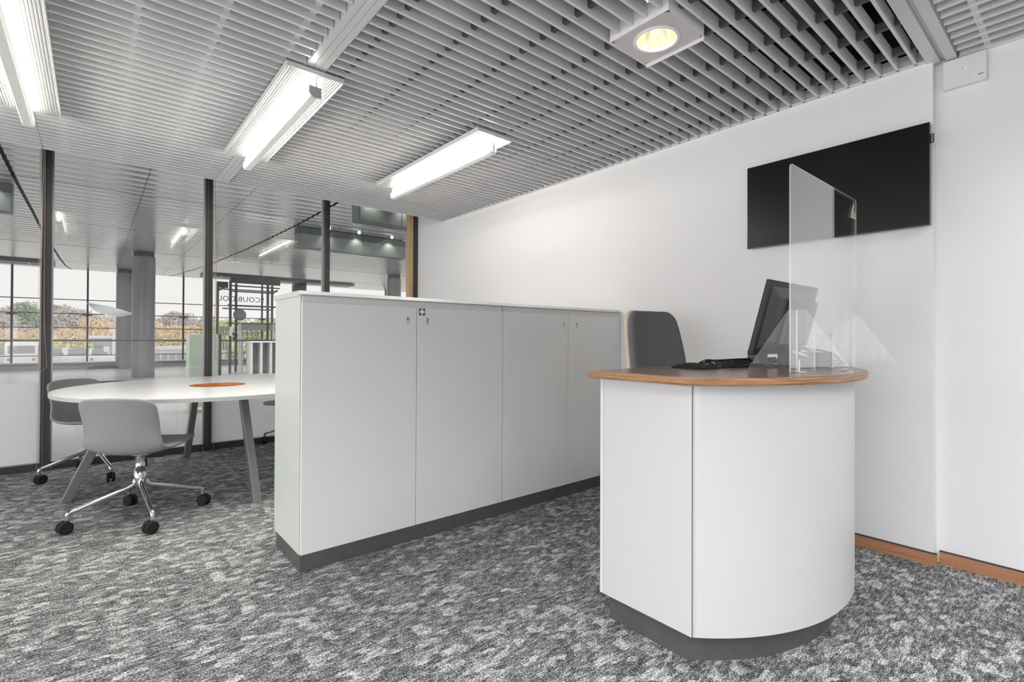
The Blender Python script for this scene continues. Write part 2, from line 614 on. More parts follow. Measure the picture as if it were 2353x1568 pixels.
# skirting boards: dark shadow line on top
def skirting(name, x, y0, y1, label, capx=None):
    s_ = MB().box((x, y0, 0.0), (x + 0.02, y1, 0.062)).build(name, M_SKIRT, bevel=0.001)
    struct(s_, label, 'baseboard')
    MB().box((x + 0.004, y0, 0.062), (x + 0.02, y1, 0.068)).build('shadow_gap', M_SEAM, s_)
    return s_


skirting('baseboard_right', WX - 0.015, YC - 0.014, GY, 'orange-brown wooden skirting along the long white wall')
skirting('baseboard_recess', WXB - 0.015, -4.2, YC - 0.014, 'orange-brown wooden skirting along the recessed wall on the right')

# ------------------------------------------------------------------ slatted ceiling
ceil = MB().box((-4.3, -4.2, 3.45), (3.9, GY + 0.05, 3.55)).build('ceiling', M_PLENUM)
struct(ceil, 'grey metal slat ceiling with dark void above', 'ceiling')
# black liner added to darken the upper wall, and front closing board
MB().box((WX - 0.006, YC + 0.03, ZC + 0.075), (WX - 0.001, 5.25, 3.45)).build('void_closer', M_PLENUM, ceil)
MB().box((-4.3, GY - 0.02, 3.18), (3.9, GY + 0.05, 3.45)).build('void_closer', M_PLENUM, ceil)
PITCH = 0.0770
SH, SW = 0.068, 0.0135
NS = int((5.27 - 0.629) / PITCH) + 1


def slat_mesh(L, along='X'):
    mb = MB()
    w_ = SW / 2
    # closed metal blade, slightly wider foot so the lower edge reads as a line
    prof = [(-w_, 0), (w_, 0), (w_, 0.006), (w_ - 0.0012, 0.0075), (w_ - 0.0012, SH), (-w_ + 0.0012, SH), (-w_ + 0.0012, 0.0075), (-w_, 0.006)]
    if along == 'X':
        mb.prism([(0, p, z) for p, z in prof], (L, 0, 0))
    else:
        mb.prism([(p, 0, z) for p, z in reversed(prof)], (0, L, 0))
    return mb


def mesh_of(mb, name, mt):
    o = mb.build(name, mt)
    me = o.data
    bpy.data.objects.remove(o)
    return me


def place(me, name, parent, loc):
    o = bpy.data.objects.new(name, me)
    COL.objects.link(o)
    o.parent = parent
    o.location = loc
    return o


g = 0.0025
cols = [(-1.52, -0.312), (-0.312, 0.851), (0.957, 2.105), (2.105, WX - 0.008)]
for (x0, x1) in cols:
    me = mesh_of(slat_mesh(x1 - x0 - 2 * g), 'slat', M_SLAT)
    for k in range(NS):
        y = 0.629 + k * PITCH
        if x0 < 0.9 and y < 0.9:
            continue
        if 1.20 < y < 1.545 and x0 > 0.9:
            if x0 < 2:
                m2 = mesh_of(slat_mesh(1.898 - x0 - 2 * g), 'slat', M_SLAT)
                place(m2, 'slat', ceil, (x0 + g, y, ZC))
            else:
                m2 = mesh_of(slat_mesh(x1 - 2.196 - 2 * g), 'slat', M_SLAT)
                place(m2, 'slat', ceil, (2.196 + g, y, ZC))
            continue
        place(me, 'slat', ceil, (x0 + g, y, ZC))
# cross rails carrying the slats
ytop = 5.30
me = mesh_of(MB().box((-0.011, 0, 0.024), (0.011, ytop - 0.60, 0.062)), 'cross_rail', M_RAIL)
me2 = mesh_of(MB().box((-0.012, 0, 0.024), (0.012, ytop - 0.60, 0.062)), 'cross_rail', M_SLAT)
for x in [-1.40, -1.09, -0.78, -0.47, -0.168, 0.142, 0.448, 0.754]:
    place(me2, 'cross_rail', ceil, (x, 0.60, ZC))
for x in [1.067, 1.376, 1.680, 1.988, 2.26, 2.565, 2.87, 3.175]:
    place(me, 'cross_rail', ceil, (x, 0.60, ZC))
# edge trims
MB().box((-1.52, 5.262, ZC), (WX, 5.276, ZC + 0.07)).build('edge_trim', M_BEAM, ceil)
MB().box((WX - 0.028, 0.585, ZC + 0.0), (WX, 5.27, ZC + 0.006)).box((WX - 0.008, 0.585, ZC + 0.006), (WX, 5.27, ZC + 0.05)).build('wall_angle', M_TRIM, ceil)
# longitudinal beam left (two flanges with grooves)
mb = MB()
for a, b_, z in ((0.853, 0.8865, 0), (0.8865, 0.8885, 0.004), (0.8885, 0.9205, 0), (0.9205, 0.9225, 0.004), (0.9225, 0.956, 0)):
    mb.box((a, -1.0, ZC + z), (b_, 5.262, ZC + 0.075))
mb.build('trim_1', M_BEAM)['kind'] = 'structure'
# transverse beam near the camera
mb = MB()
mb.box((-1.5, 0.538, ZC - 0.006), (WX + 0.03, 0.588, ZC + 0.085))
mb.box((-1.5, 0.517, ZC + 0.018), (WXB - 0.01, 0.538, ZC + 0.085))
mb.box((-1.5, 0.474, ZC - 0.004), (WXB - 0.002, 0.517, ZC + 0.085))
b1 = mb.build('trim_2', M_BEAM, bevel=0.002)
b1['kind'] = 'structure'
# second slat field with slats at right angles
me = mesh_of(slat_mesh(1.6, 'Y'), 'slat', M_SLAT)
for k in range(14):
    place(me, 'slat', ceil, (3.375 - k * PITCH, -1.135, ZC))
me = mesh_of(MB().box((0, -0.012, 0.012), (1.5, 0.012, 0.05)), 'cross_rail', M_SLAT)
for y in (0.36, 0.05, -0.26, -0.57):
    place(me, 'cross_rail', ceil, (1.88, y, ZC))
MB().box((WXB - 0.02, -1.1, ZC - 0.002), (WXB, 0.47, ZC + 0.004)).box((WXB - 0.006, -1.1, ZC), (WXB, 0.47, ZC + 0.06)).build('wall_angle', M_TRIM, ceil)

# services in the void above
void = [((2.15, 0.75, 2.86), (2.55, 5.0, 3.10)), ((2.72, 0.62, 2.92), (3.02, 4.6, 3.16)), ((1.15, 2.0, 2.95), (1.5, 5.0, 3.2)), ((3.10, 0.9, 2.85), (3.2, 3.6, 2.95))]
for a, b_ in void:
    mb = MB().box(a, b_)
    y = a[1] + 0.1
    while y < b_[1]:
        mb.box((a[0] - 0.012, y, a[2] - 0.012), (b_[0] + 0.012, y + 0.03, b_[2] + 0.012))
        y += 0.62
    mb.build('air_duct', M_DUCT, ceil)
for i in range(5):
    y = 0.9 + 0.42 * i
    p = catmull([(2.0 + 0.1 * i, y, 3.4), (2.1 + 0.1 * i, y + 0.05, 3.0), (2.35, y + 0.12, 2.86), (2.7, y + 0.05, 2.80), (3.2, y + 0.1, 2.90)], 5)
    MB().tube(p, 0.018 if i % 2 else 0.008, 6).build('conduit', M_DUCT if i % 2 else M_CABLE, ceil)
for i in range(7):
    MB().box((1.2, 0.8 + 0.55 * i, 2.74), (3.3, 0.825 + 0.55 * i, 2.775)).build('hanger_rail', M_RAIL, ceil)
for i in range(10):
    x = 1.3 + 0.41 * (i % 5)
    y = 0.81 + 1.1 * (i // 5)
    MB().tube([(x, y, 2.775), (x, y, 3.45)], 0.004, 5).build('hanger_rod', M_DUCT, ceil)

# =================================================================== LUMINAIRES
def luminaire(cx, y0, y1, label, capped):
    r = empty('ceiling_luminaire', (cx, (y0 + y1) / 2, 2.585))
    tag(r, label, 'ceiling light', 'ribbed strip luminaires hung under the slat ceiling')
    L = (y1 - y0) / 2
    W = 0.145
    # corrugated reflector plate
    n = 22
    pts = []
    for i in range(n * 4 + 1):
        u = -W + 2 * W * i / (n * 4)
        ph = i % 4
        z = (0, 0.0045, 0.0045, 0)[ph]
        pts.append((u, z))
    mb = MB()
    vs = [(x, -L, z) for x, z in pts] + [(x, L, z) for x, z in pts]
    k = len(pts)
    mb.add(vs, [(i, i + 1, k + i + 1, k + i) for i in range(k - 1)])
    mb.box((-W, -L, 0.006), (W, L, 0.012))
    mb.build('reflector_plate', M_CORR, r)
    mb = MB()
    for s_ in (-1, 1):
        mb.box((min(s_ * W, s_ * (W + 0.006)), -L, -0.002), (max(s_ * W, s_ * (W + 0.006)), L, 0.03))
    mb.build('side_edge', M_CHAN, r)
    MB().box((-W - 0.006, -L - 0.008, 0.001), (W + 0.006, -L, 0.026)).build('end_plate', M_CHAN, r)
    # channel below, ribbed underside
    zt, zb = -0.062, -0.112
    prof = [(-0.030, zt), (-0.030, zb + 0.016), (-0.022, zb + 0.004)]
    m_ = 9
    for i in range(m_ * 2 + 1):
        x = -0.020 + 0.040 * i / (m_ * 2)
        prof.append((x, zb + (0.0028 if i % 2 else 0)))
    prof += [(0.022, zb + 0.004), (0.030, zb + 0.016), (0.030, zt), (0.025, zt), (0.025, zb + 0.012), (-0.025, zb + 0.012), (-0.025, zt)]
    ch = MB()
    Lc = L - 0.045
    nP = len(prof)
    vs = [(x, -L + 0.015, z) for x, z in prof] + [(x, Lc, z) for x, z in prof]
    ch.add(vs, [(i, (i + 1) % nP, nP + (i + 1) % nP, nP + i) for i in range(nP)])
    ch.build('channel', M_CHANT, r)
    if capped:
        MB().prism(catmull([(-0.033, 0, -0.056), (0.033, 0, -0.060), (0.033, 0, -0.116), (-0.012, 0, -0.116), (-0.033, 0, -0.092)], 1, True), (0, -0.008, 0)).build('end_cap', M_SILV, r, loc=(0, -L + 0.014, 0), bevel=0.003)
    MB().tube([(0, -L + 0.05, -0.035), (0, L - 0.05, -0.035)], 0.017, 10).build('lamp_tube', M_TUBE, r)
    for s_ in (-1, 1):
        # the light thrown down by the reflector on either side of the channel
        area('lamp_light', (cx + s_ * 0.088, (y0 + y1) / 2, 2.580), (0, 0, 0), 0.08, y1 - y0 - 0.1, 5.5, (1, 0.965, 0.90), 115)
    for y in (-L + 0.06, L - 0.12):
        MB().tube([(0.012, y - 0.03, -0.07), (0.012, y - 0.03, 0.004)], 0.004, 6).box((0.006, y - 0.035, -0.10), (0.018, y - 0.025, -0.05)).build('suspension_stem', M_SILV, r)
    return r


luminaire(0.907, 2.73, 4.34, 'ribbed strip luminaire straddling the beam, with rounded grey end cap', True)
luminaire(2.146, 2.745, 4.335, 'ribbed warm-lit strip luminaire nearest the white wall, open channel end', False)
luminaire(-0.322, 2.73, 4.345, 'bright ribbed strip luminaire cut by the top left corner of the photo', True)

# square downlight
dl = empty('downlight', (2.047, 1.368, 2.60))
tag(dl, 'square recessed downlight with gold reflector, set between ceiling slats', 'downlight')
hw = 0.1455
mb = MB()
seg = 40
outer = []
for k in range(seg):
    a = 2 * math.pi * (k + 0.5) / seg
    c_, s_ = math.cos(a), math.sin(a)
    q = hw / max(abs(c_), abs(s_))
    outer.append((c_ * q, s_ * q * 1.08))
inner = [(0.096 * math.cos(2 * math.pi * (k + 0.5) / seg), 0.096 * math.sin(2 * math.pi * (k + 0.5) / seg)) for k in range(seg)]
vs = [(x, y, 0) for x, y in outer] + [(x, y, 0) for x, y in inner] + [(x, y, 0.004) for x, y in outer] + [(x, y, 0.004) for x, y in inner]
fs = []
for k in range(seg):
    l = (k + 1) % seg
    fs += [(k, seg + k, seg + l, l), (2 * seg + k, 2 * seg + l, 3 * seg + l, 3 * seg + k), (k, l, 2 * seg + l, 2 * seg + k), (seg + k, 3 * seg + k, 3 * seg + l, seg + l)]
mb.add(vs, fs)
mb.build('cover_plate', M_DLPLATE, dl)
mb = MB()
mb.box((hw, -hw * 1.1, -0.018), (hw + 0.004, hw * 1.1, 0.055))
mb.box((-hw - 0.004, -hw * 1.1, 0.0), (-hw, hw * 1.1, 0.085))
mb.box((-hw, -hw * 1.1, 0.0), (hw, -hw * 1.1 + 0.003, 0.06)).box((-hw, hw * 1.1 - 0.003, 0), (hw, hw * 1.1, 0.06))
mb.build('side_flange', M_TRIM, dl)
MB().lathe([(0.106, 0.0), (0.108, -0.004), (0.100, -0.008), (0.092, -0.004), (0.090, 0.004), (0.092, 0.004)], 48, cap=False).build('trim_ring', M_DLRING, dl)
MB().lathe([(0.0905, 0.002), (0.086, 0.03), (0.072, 0.07), (0.050, 0.10)], 36, cap=False).build('reflector_cone', M_DLCONE, dl)
MB().lathe([(0.050, 0.099), (0.0001, 0.094)], 24).build('lamp', M_DLLAMP, dl)

# =================================================================== GLASS PARTITION
MX = [-1.545, -0.320, 0.906, 2.118, 3.24]


def mullion(x, parent, wide=0.062, kind=0):
    mb = MB().box((x - wide / 2, GY - 0.05, 0), (x + wide / 2, GY + 0.05, 3.45))
    o = mb.build('mullion', M_MULL, parent)
    MB().box((x - wide / 2 - 0.012, GY - 0.012, 0.0), (x - wide / 2, GY + 0.03, 3.4)).box((x + wide / 2, GY - 0.012, 0), (x + wide / 2 + 0.01, GY + 0.03, 3.4)).build('edge_strip', M_SILV, o)
    MB().box((x - 0.016, GY - 0.056, 0.05), (x - 0.010, GY - 0.05, 3.4)).build('centre_strip', M_MULLB, o)
    return o


for i in range(4):
    x0, x1 = MX[i], MX[i + 1]
    if i == 3:
        x1 = 3.205
    a, b_ = x0 + 0.034, x1 - 0.034
    wi = empty('window_%d' % (i + 1), ((x0 + x1) / 2, GY, 0))
    struct(wi, ['bay of the glass partition at the left edge, white lower panel', 'clear full-height glass bay behind the round table',
                'glass bay with white lower panel behind the table leg', 'glass bay half hidden by the cabinets, next to the wall'][i], 'window')
    cx = (x0 + x1) / 2
    loc = (-cx, -GY, 0)
    mullion(x0, wi).location = loc
    MB().box((a - 0.02, GY - 0.03, 0), (b_ + 0.02, GY + 0.03, 0.062)).build('bottom_rail', M_MULL, wi, loc)
    MB().box((a, GY - 0.02, 0.062), (b_, GY - 0.008, 0.07)).build('glazing_bead', M_SILV, wi, loc)
    MB().box((a - 0.02, GY - 0.03, 3.38), (b_ + 0.02, GY + 0.03, 3.45)).build('top_rail', M_MULL, wi, loc)
    if i != 1:
        p = MB().box((a, GY - 0.006, 0.07), (b_, GY + 0.006, 0.765)).build('white_panel', M_FILM, wi, loc)
        MB().box((a, GY - 0.004, 0.768), (b_, GY + 0.004, 3.38)).build('glass_pane', M_GLASS, wi, loc)
    else:
        MB().box((a, GY - 0.004, 0.07), (b_, GY + 0.004, 3.38)).build('glass_pane', M_GLASS, wi, loc)
    # blind guide wires with floor clamps
    for xx in (a + 0.012, b_ - 0.012):
        MB().tube([(xx, GY - 0.075, 0.005), (xx, GY - 0.075, 3.3)], 0.0016, 5).build('guide_wire', M_WIRE, wi, loc)
        MB().lathe([(0.0001, 0.0), (0.010, 0.004), (0.010, 0.016), (0.004, 0.024), (0.006, 0.03), (0.006, 0.04), (0.0001, 0.045)], 10,
                   M=Matrix.Translation((xx, GY - 0.075, 0.012))).build('wire_clamp', M_LOCKD, wi, loc)
# jamb beside the wall
jb = MB().box((3.205, GY - 0.05, 0), (3.222, GY + 0.04, 3.45)).build('trim_3', M_TIMBER)
struct(jb)
mb = MB().box((3.222, GY - 0.05, 0), (3.262, GY + 0.04, 3.45)).build('trim_4', M_TIMBER)
struct(mb)
jb = MB()
for xa, xb, y_ in ((3.262, 3.272, -0.05), (3.272, 3.296, -0.06), (3.296, 3.302, -0.05), (3.302, 3.330, -0.058)):
    jb.box((xa, GY + y_, 0), (xb, GY + 0.04, 3.45))
struct(jb.build('trim_5', M_MULL))
# blind cord hanging on the first mullion
cp = catmull([(-0.335, GY - 0.062, 3.0), (-0.333, GY - 0.064, 2.2), (-0.330, GY - 0.066, 1.4), (-0.318, GY - 0.068, 1.05), (-0.312, GY - 0.07, 0.92), (-0.335, GY - 0.07, 0.875), (-0.362, GY - 0.07, 0.90), (-0.358, GY - 0.068, 1.2), (-0.345, GY - 0.064, 2.4), (-0.343, GY - 0.062, 3.0)], 8)
tag(MB().tube(cp, 0.0022, 5).build('blind_cord', M_CORD), 'beige looped blind cord hanging on the left mullion', 'cord')
cp = catmull([(0.935, GY - 0.062, 3.0), (0.940, GY - 0.064, 2.2), (0.965, GY - 0.066, 1.6), (0.955, GY - 0.068, 1.3), (0.965, GY - 0.07, 1.0), (0.985, GY - 0.07, 0.93), (1.005, GY - 0.07, 0.98), (0.985, GY - 0.068, 1.3), (0.962, GY - 0.064, 2.2), (0.95, GY - 0.062, 3.0)], 8)
tag(MB().tube(cp, 0.0022, 5).build('blind_cord', M_CORD), 'grey-brown looped blind cord hanging right of the second mullion', 'cord')

# =================================================================== STORAGE CABINETS
YF = 2.560


def cabinet(x0, x1, label, left_end, firstaid, lockpos):
    r = empty('storage_cabinet', ((x0 + x1) / 2, 2.79, 0))
    tag(r, label, 'cabinet', 'white two-door storage cabinets')
    loc = (-(x0 + x1) / 2, -2.79, 0)
    MB().box((x0 + 0.002, YF + 0.02, 0.085), (x1 - 0.002, 3.02, 1.376)).build('carcass', M_LAM, r, loc)
    if left_end:
        MB().box((x0 - 0.001, YF + 0.020, 0.083), (x0 + 0.003, 3.022, 1.378)).build('side_panel', M_LAMGREEN, r, loc)['label'] = 'pale greenish side panel'
        MB().box((x0 - 0.002, YF + 0.0185, 0.085), (x0 + 0.001, YF + 0.0215, 1.33)).build('edge_band', M_EDGE, r, loc)
    MB().box((x0 + (0.0 if left_end else 0), YF + 0.005, 0), (x1, 2.985, 0.084)).build('plinth', M_PLINTH, r, loc)
    xm = (x0 + x1) / 2
    mb = MB().box((x0 + 0.006, YF + 0.008, 1.345), (x1 - 0.002, YF + 0.03, 1.378)).build('grip_strip', M_LAMTOP, r, loc)
    for (a, b_, lx) in ((x0, xm, lockpos[0]), (xm, x1, lockpos[1])):
        d = MB().box((a + 0.002, YF, 0.086), (b_ - 0.0018, YF + 0.018, 1.345)).build('door', M_DOOR, r, loc, bevel=0.0012)
        if lx is None:
            continue
        Mx = Matrix.Translation((lx, YF, 1.278)) @ Matrix.Rotation(R_(90), 4, 'X')
        MB().lathe([(0.0085, 0.0), (0.009, 0.003), (0.0075, 0.005), (0.0001, 0.0048)], 20, M=Mx).box((lx - 0.0055, YF - 0.003, 1.248), (lx + 0.0055, YF, 1.272)).build('lock', M_LOCK, d)
        MB().box((lx - 0.0014, YF - 0.0062, 1.276), (lx + 0.0022, YF - 0.0045, 1.285)).box((lx - 0.006, YF - 0.0058, 1.2705), (lx + 0.001, YF - 0.0045, 1.2735)).build('keyhole', M_LOCKD, d)
        if firstaid and a == xm:
            f_ = MB().box((1.440, YF - 0.001, 1.308), (1.481, YF, 1.349)).build('first_aid_sign', M_DARKSYM, d)
            f_.location = (0.006, 0, -0.008)
            c1 = MB().box((1.4445, YF - 0.0018, 1.3235), (1.4555, YF - 0.001, 1.3345)).box((1.4655, YF - 0.0018, 1.3235), (1.4765, YF - 0.001, 1.3345)).box((1.4555, YF - 0.0018, 1.312), (1.4655, YF - 0.001, 1.346)).build('white_cross', M_WHITE, d)
            c1.location = (0.006, 0, -0.008)
    return r


cabinet(0.790, 2.0755, 'white two-door cabinet standing free at the left, with first-aid cross sign', True, True, (1.372, 1.502))
cabinet(2.0765, 3.328, 'white two-door cabinet against the wall, between the first-aid cabinet and counter', False, False, (2.655, 2.795))
# continuous top with bevelled front edge
mb = MB()
pr = [(YF + 0.012, 1.378), (YF + 0.006, 1.382), (YF - 0.014, 1.384), (YF + 0.018, 1.404), (3.032, 1.404), (3.032, 1.378)]
mb.prism([(0.782, y, z) for y, z in pr], (WX - 0.782 - 0.002, 0, 0))
t = mb.build('cabinet_top', M_LAMTOP)
tag(t, 'long white top board with sloping front edge lying on both cabinets', 'worktop')
MB().box((0.7815, YF + 0.02, 1.3785), (0.783, 3.032, 1.4035)).build('end_edge', M_LAMGREEN, t)

# =================================================================== ROUND TABLE
TC = (0.80, 4.80)
tb = empty('round_table', (TC[0], TC[1], 0))
tag(tb, 'large round white meeting table with splayed grey metal legs', 'table')
RT, RH, ZT = 1.045, 0.205, 0.770
seg = 96
mb = MB()
vs = []
for r_, z in ((RT, ZT - 0.026), (RT, ZT), (RH, ZT), (RH, ZT - 0.026)):
    for k in range(seg):
        a = 2 * math.pi * k / seg
        hx = 0.0
        vs.append((r_ * math.cos(a), r_ * math.sin(a) - (0.03 if r_ == RH else 0), z))
for j, mi in ((0, 1), (1, 0), (2, 2), (3, 0)):
    j2 = (j + 1) % 4
    mb.add(vs, [(j * seg + k, j * seg + (k + 1) % seg, j2 * seg + (k + 1) % seg, j2 * seg + k) for k in range(seg)], mi)
mb.build('tabletop', [M_TABLE, M_TABEDGE, M_ORANGE], tb)
MB().lathe([(RH + 0.03, -0.030), (RH + 0.03, -0.038), (0.0001, -0.038)], 48, M=Matrix.Translation((0, -0.03, ZT))).box((-0.23, -0.26, ZT - 0.034), (0.23, 0.20, ZT - 0.028)).build('cable_tray', M_ORANGE, tb)
for k in range(4):
    a = R_(5.5 + 90 * k)
    d = Vector((math.cos(a), math.sin(a), 0))
    n_ = Vector((-d.y, d.x, 0))
    f_, t_ = d * 0.95, d * 0.64
    if k == 1:
        f_ = d * 0.98
    mb = MB()
    vs = []
    for c_, z in ((f_, 0.0), (t_, ZT - 0.04)):
        for su, sv in ((-1, -1), (1, -1), (1, 1), (-1, 1)):
            vs.append(tuple(c_ + d * 0.030 * su + n_ * 0.026 * sv + Vector((0, 0, z))))
    mb.add(vs, [(3, 2, 1, 0), (4, 5, 6, 7), (0, 1, 5, 4), (1, 2, 6, 5), (2, 3, 7, 6), (3, 0, 4, 7)])
    mb.build('leg', M_TLEG, tb, bevel=0.003)
mb = MB()
for k in range(4):
    a = R_(5.5 + 90 * k)
    M_ = Matrix.Rotation(a, 4, 'Z')
    MB().box((0.26, -0.028, ZT - 0.062), (0.70, 0.028, ZT - 0.027), 0, M_).build('under_frame', M_TLEG, tb)


# =================================================================== SWIVEL CHAIRS
def shell_surface():
    # side profile (x forward, z up), half width, forward wrap, edge lift
    prof = [(0.252, 0.452, 0.150, 0.0, 0.0), (0.245, 0.466, 0.195, 0.0, 0.002), (0.20, 0.470, 0.225, 0.0, 0.006), (0.10, 0.458, 0.243, 0.0, 0.014),
            (0.0, 0.440, 0.250, 0.0, 0.026), (-0.09, 0.430, 0.252, 0.004, 0.040), (-0.155, 0.436, 0.250, 0.018, 0.045), (-0.200, 0.462, 0.246, 0.040, 0.036),
            (-0.222, 0.510, 0.238, 0.060, 0.018), (-0.232, 0.570, 0.232, 0.072, 0.004), (-0.242, 0.640, 0.232, 0.072, 0.0), (-0.255, 0.710, 0.236, 0.064, 0.0),
            (-0.266, 0.760, 0.232, 0.058, -0.006), (-0.272, 0.785, 0.205, 0.046, -0.010), (-0.274, 0.796, 0.160, 0.028, -0.008)]
    n = 12
    vs, fs = [], []
    for (x, z, hw_, wrap, lift) in prof:
        hw_ *= 0.95
        x = x * 1.1
        for j in range(n + 1):
            u = -1 + 2 * j / n
            vs.append((x + wrap * abs(u) ** 2.2, hw_ * u, z + lift * abs(u) ** 2.4))
    for i in range(len(prof) - 1):
        for j in range(n):
            a = i * (n + 1) + j
            fs.append((a, a + 1, a + n + 2, a + n + 1))
    return MB().add(vs, fs, 0, True)


def caster(parent, ang, rad, turn):
    c, s_ = math.cos(ang) * rad, math.sin(ang) * rad
    T = Matrix.Translation((c, s_, 0)) @ Matrix.Rotation(turn, 4, 'Z') @ Matrix.Translation((-0.012, 0, 0.037)) @ Matrix.Rotation(R_(90), 4, 'X')
    mb = MB()
    for z0 in (-0.026, 0.006):
        mb.lathe([(0.031, z0), (0.037, z0 + 0.003), (0.037, z0 + 0.018), (0.031, z0 + 0.021)], 20, M=T)
    w_ = mb.build('caster', M_RUBBER, parent)
    M2 = Matrix.Translation((c, s_, 0)) @ Matrix.Rotation(turn, 4, 'Z')
    MB().box((-0.030, -0.006, 0.030), (0.012, 0.006, 0.066), 0, M2).lathe([(0.010, 0.055), (0.010, 0.082)], 10, M=M2).build('fork', M_BLACK, w_)


def swivel_chair(name, loc, face, base_ang, label, turns):
    r = empty(name, loc)
    tag(r, label, 'chair', 'light grey swivel chairs around the round table')
    sh = shell_surface().build('seat_shell', M_FAB, r, solid=0.022, sub=1)
    sh.rotation_euler = (0, 0, face)
    sh.location = (0.02 * math.cos(face), 0.02 * math.sin(face), 0.008)
    MB().lathe([(0.055, 0.418), (0.055, 0.412), (0.028, 0.405), (0.026, 0.32), (0.034, 0.318), (0.034, 0.25), (0.030, 0.22), (0.024, 0.20), (0.0001, 0.198)], 24).build('column', M_CHROME, r)
    MB().box((-0.02, -0.05, 0.408), (0.08, 0.05, 0.420), 0, Matrix.Rotation(face, 4, 'Z')).build('mount_plate', M_CHROME, r)
    for k in range(4):
        a = base_ang + k * math.pi / 2
        c, s_ = math.cos(a), math.sin(a)
        pts = [(0.012, 0.285), (0.022, 0.245), (0.05, 0.215), (0.12, 0.190), (0.22, 0.158), (0.305, 0.130), (0.335, 0.122), (0.350, 0.108), (0.352, 0.075)]
        p = catmull([(c * q, s_ * q, z) for q, z in pts], 3)
        n_ = len(p)
        rs = [0.0175 - 0.005 * i / n_ for i in range(n_)]
        MB().tube(p, rs, 10).build('base_arm', M_CHROME, r)
        caster(r, a, 0.352, a + turns[k])
    return r


swivel_chair('swivel_chair', (0.236, 4.0, 0), R_(55), R_(6.6), 'grey upholstered swivel chair nearest the camera, back turned to it, left of the cabinets', (2.2, 0.5, 3.4, 1.9))
swivel_chair('swivel_chair', (0.015, 5.50, 0), R_(-52), R_(16), 'grey upholstered swivel chair behind the table, beside the left mullion', (1.2, 2.6, 0.4, 2.9))
swivel_chair('swivel_chair', (1.69, 5.67, 0), R_(218), R_(45), 'grey swivel chair mostly hidden behind the cabinet end, its caster by the glass', (1.0, 2.0, 0.3, 2.2))

# =================================================================== RECEPTION COUNTER
rc = empty('reception_counter', (2.3, 1.0, 0))
tag(rc, 'white curved-front reception counter with plum top and plywood edge', 'counter')
CL = (-2.3, -1.0, 0)
DC = Vector((2.27, 1.56))
ZD = 1.037


def arc_outline(r_, x0, yb, xr, off=0.0):
    """front outline of the counter from the left corner round to the wall side"""
    y0 = DC.y - math.sqrt(max(r_ * r_ - (DC.x - x0) ** 2, 0))
    a0 = math.atan2(y0 - DC.y, x0 - DC.x)
    pts = []
    a1 = R_(-62)
    n = 40
    for i in range(n + 1):
        a = a0 + (a1 - a0) * i / n
        if a0 > 0:
            a = a0
        pts.append(Vector((DC.x + r_ * math.cos(a), DC.y + r_ * math.sin(a), 0)))
    # gentle flare to the wall
    e = pts[-1]
    tgt = Vector((xr, yb - 0.12, 0))
    d0 = (pts[-1] - pts[-2]).normalized()
    c1 = e + d0 * 0.32
    c2 = tgt + Vector((-0.02, -0.16, 0))
    for i in range(1, 15):
        t = i / 14
        pts.append((1 - t) ** 3 * e + 3 * (1 - t) ** 2 * t * c1 + 3 * (1 - t) * t * t * c2 + t ** 3 * tgt)
    return pts


body = arc_outline(0.905, 1.620, 1.345, 3.20)
# curved front panel
mb = MB()
inner = [p + (Vector((DC.x, DC.y, 0)) - p).normalized() * 0.02 for p in body]
ring = [(p.x, p.y, 0.118) for p in body] + [(p.x, p.y, 0.118) for p in reversed(inner)]
mb.prism(ring, (0, 0, ZD - 0.030 - 0.118), smooth=False)
o = mb.build('curved_panel', M_LAM, rc, CL)
for p in o.data.polygons:
    p.use_smooth = len(p.vertices) == 4
y0 = body[0].y
MB().box((1.616, y0 + 0.003, 0.118), (1.636, 1.328, ZD - 0.030)).build('side_panel', M_LAM, rc, CL)
MB().box((1.6160, y0 - 0.0002, 0.1175), (1.6168, y0 + 0.0015, ZD - 0.030)).build('corner_joint', M_MONB, rc, CL)
MB().box((1.616, 1.330, 0.118), (1.64, 1.346, ZD - 0.034)).build('rear_stile', M_LAMTOP, rc, CL)
MB().box((1.62, 1.325, 0.118), (3.2, 1.343, ZD - 0.03)).build('rear_panel', M_LAM, rc, CL)
# plinth
pl = arc_outline(0.842, 1.662, 1.30, 3.12)
pts = [(p.x, p.y, 0) for p in pl] + [(3.10, 1.30, 0), (1.662, 1.333, 0)]
mb = MB().prism(pts, (0, 0, 0.119))
mb.build('plinth', M_PLINTH, rc, CL)
# top: plum surface, plywood bull-nose edge
tp = arc_outline(0.953, 1.560, 1.365, 3.27)
loop = [Vector((p.x, p.y, 0)) for p in tp] + [Vector((3.27, 1.365, 0)), Vector((1.560, 1.365, 0))]
# inset rings for the rounded edge
def inset(loop, d):
    n = len(loop)
    out = []
    for i in range(n):
        a, b_, c = loop[i - 1], loop[i], loop[(i + 1) % n]
        t1 = (b_ - a).normalized() if (b_ - a).length > 1e-6 else (c - b_).normalized()
        t2 = (c - b_).normalized() if (c - b_).length > 1e-6 else t1
        n1 = Vector((-t1.y, t1.x, 0))
        n2 = Vector((-t2.y, t2.x, 0))
        nn = (n1 + n2)
        nn = nn / max(nn.dot(n1), 0.3) if nn.length > 1e-6 else n1
        out.append(b_ + nn * d)
    return out


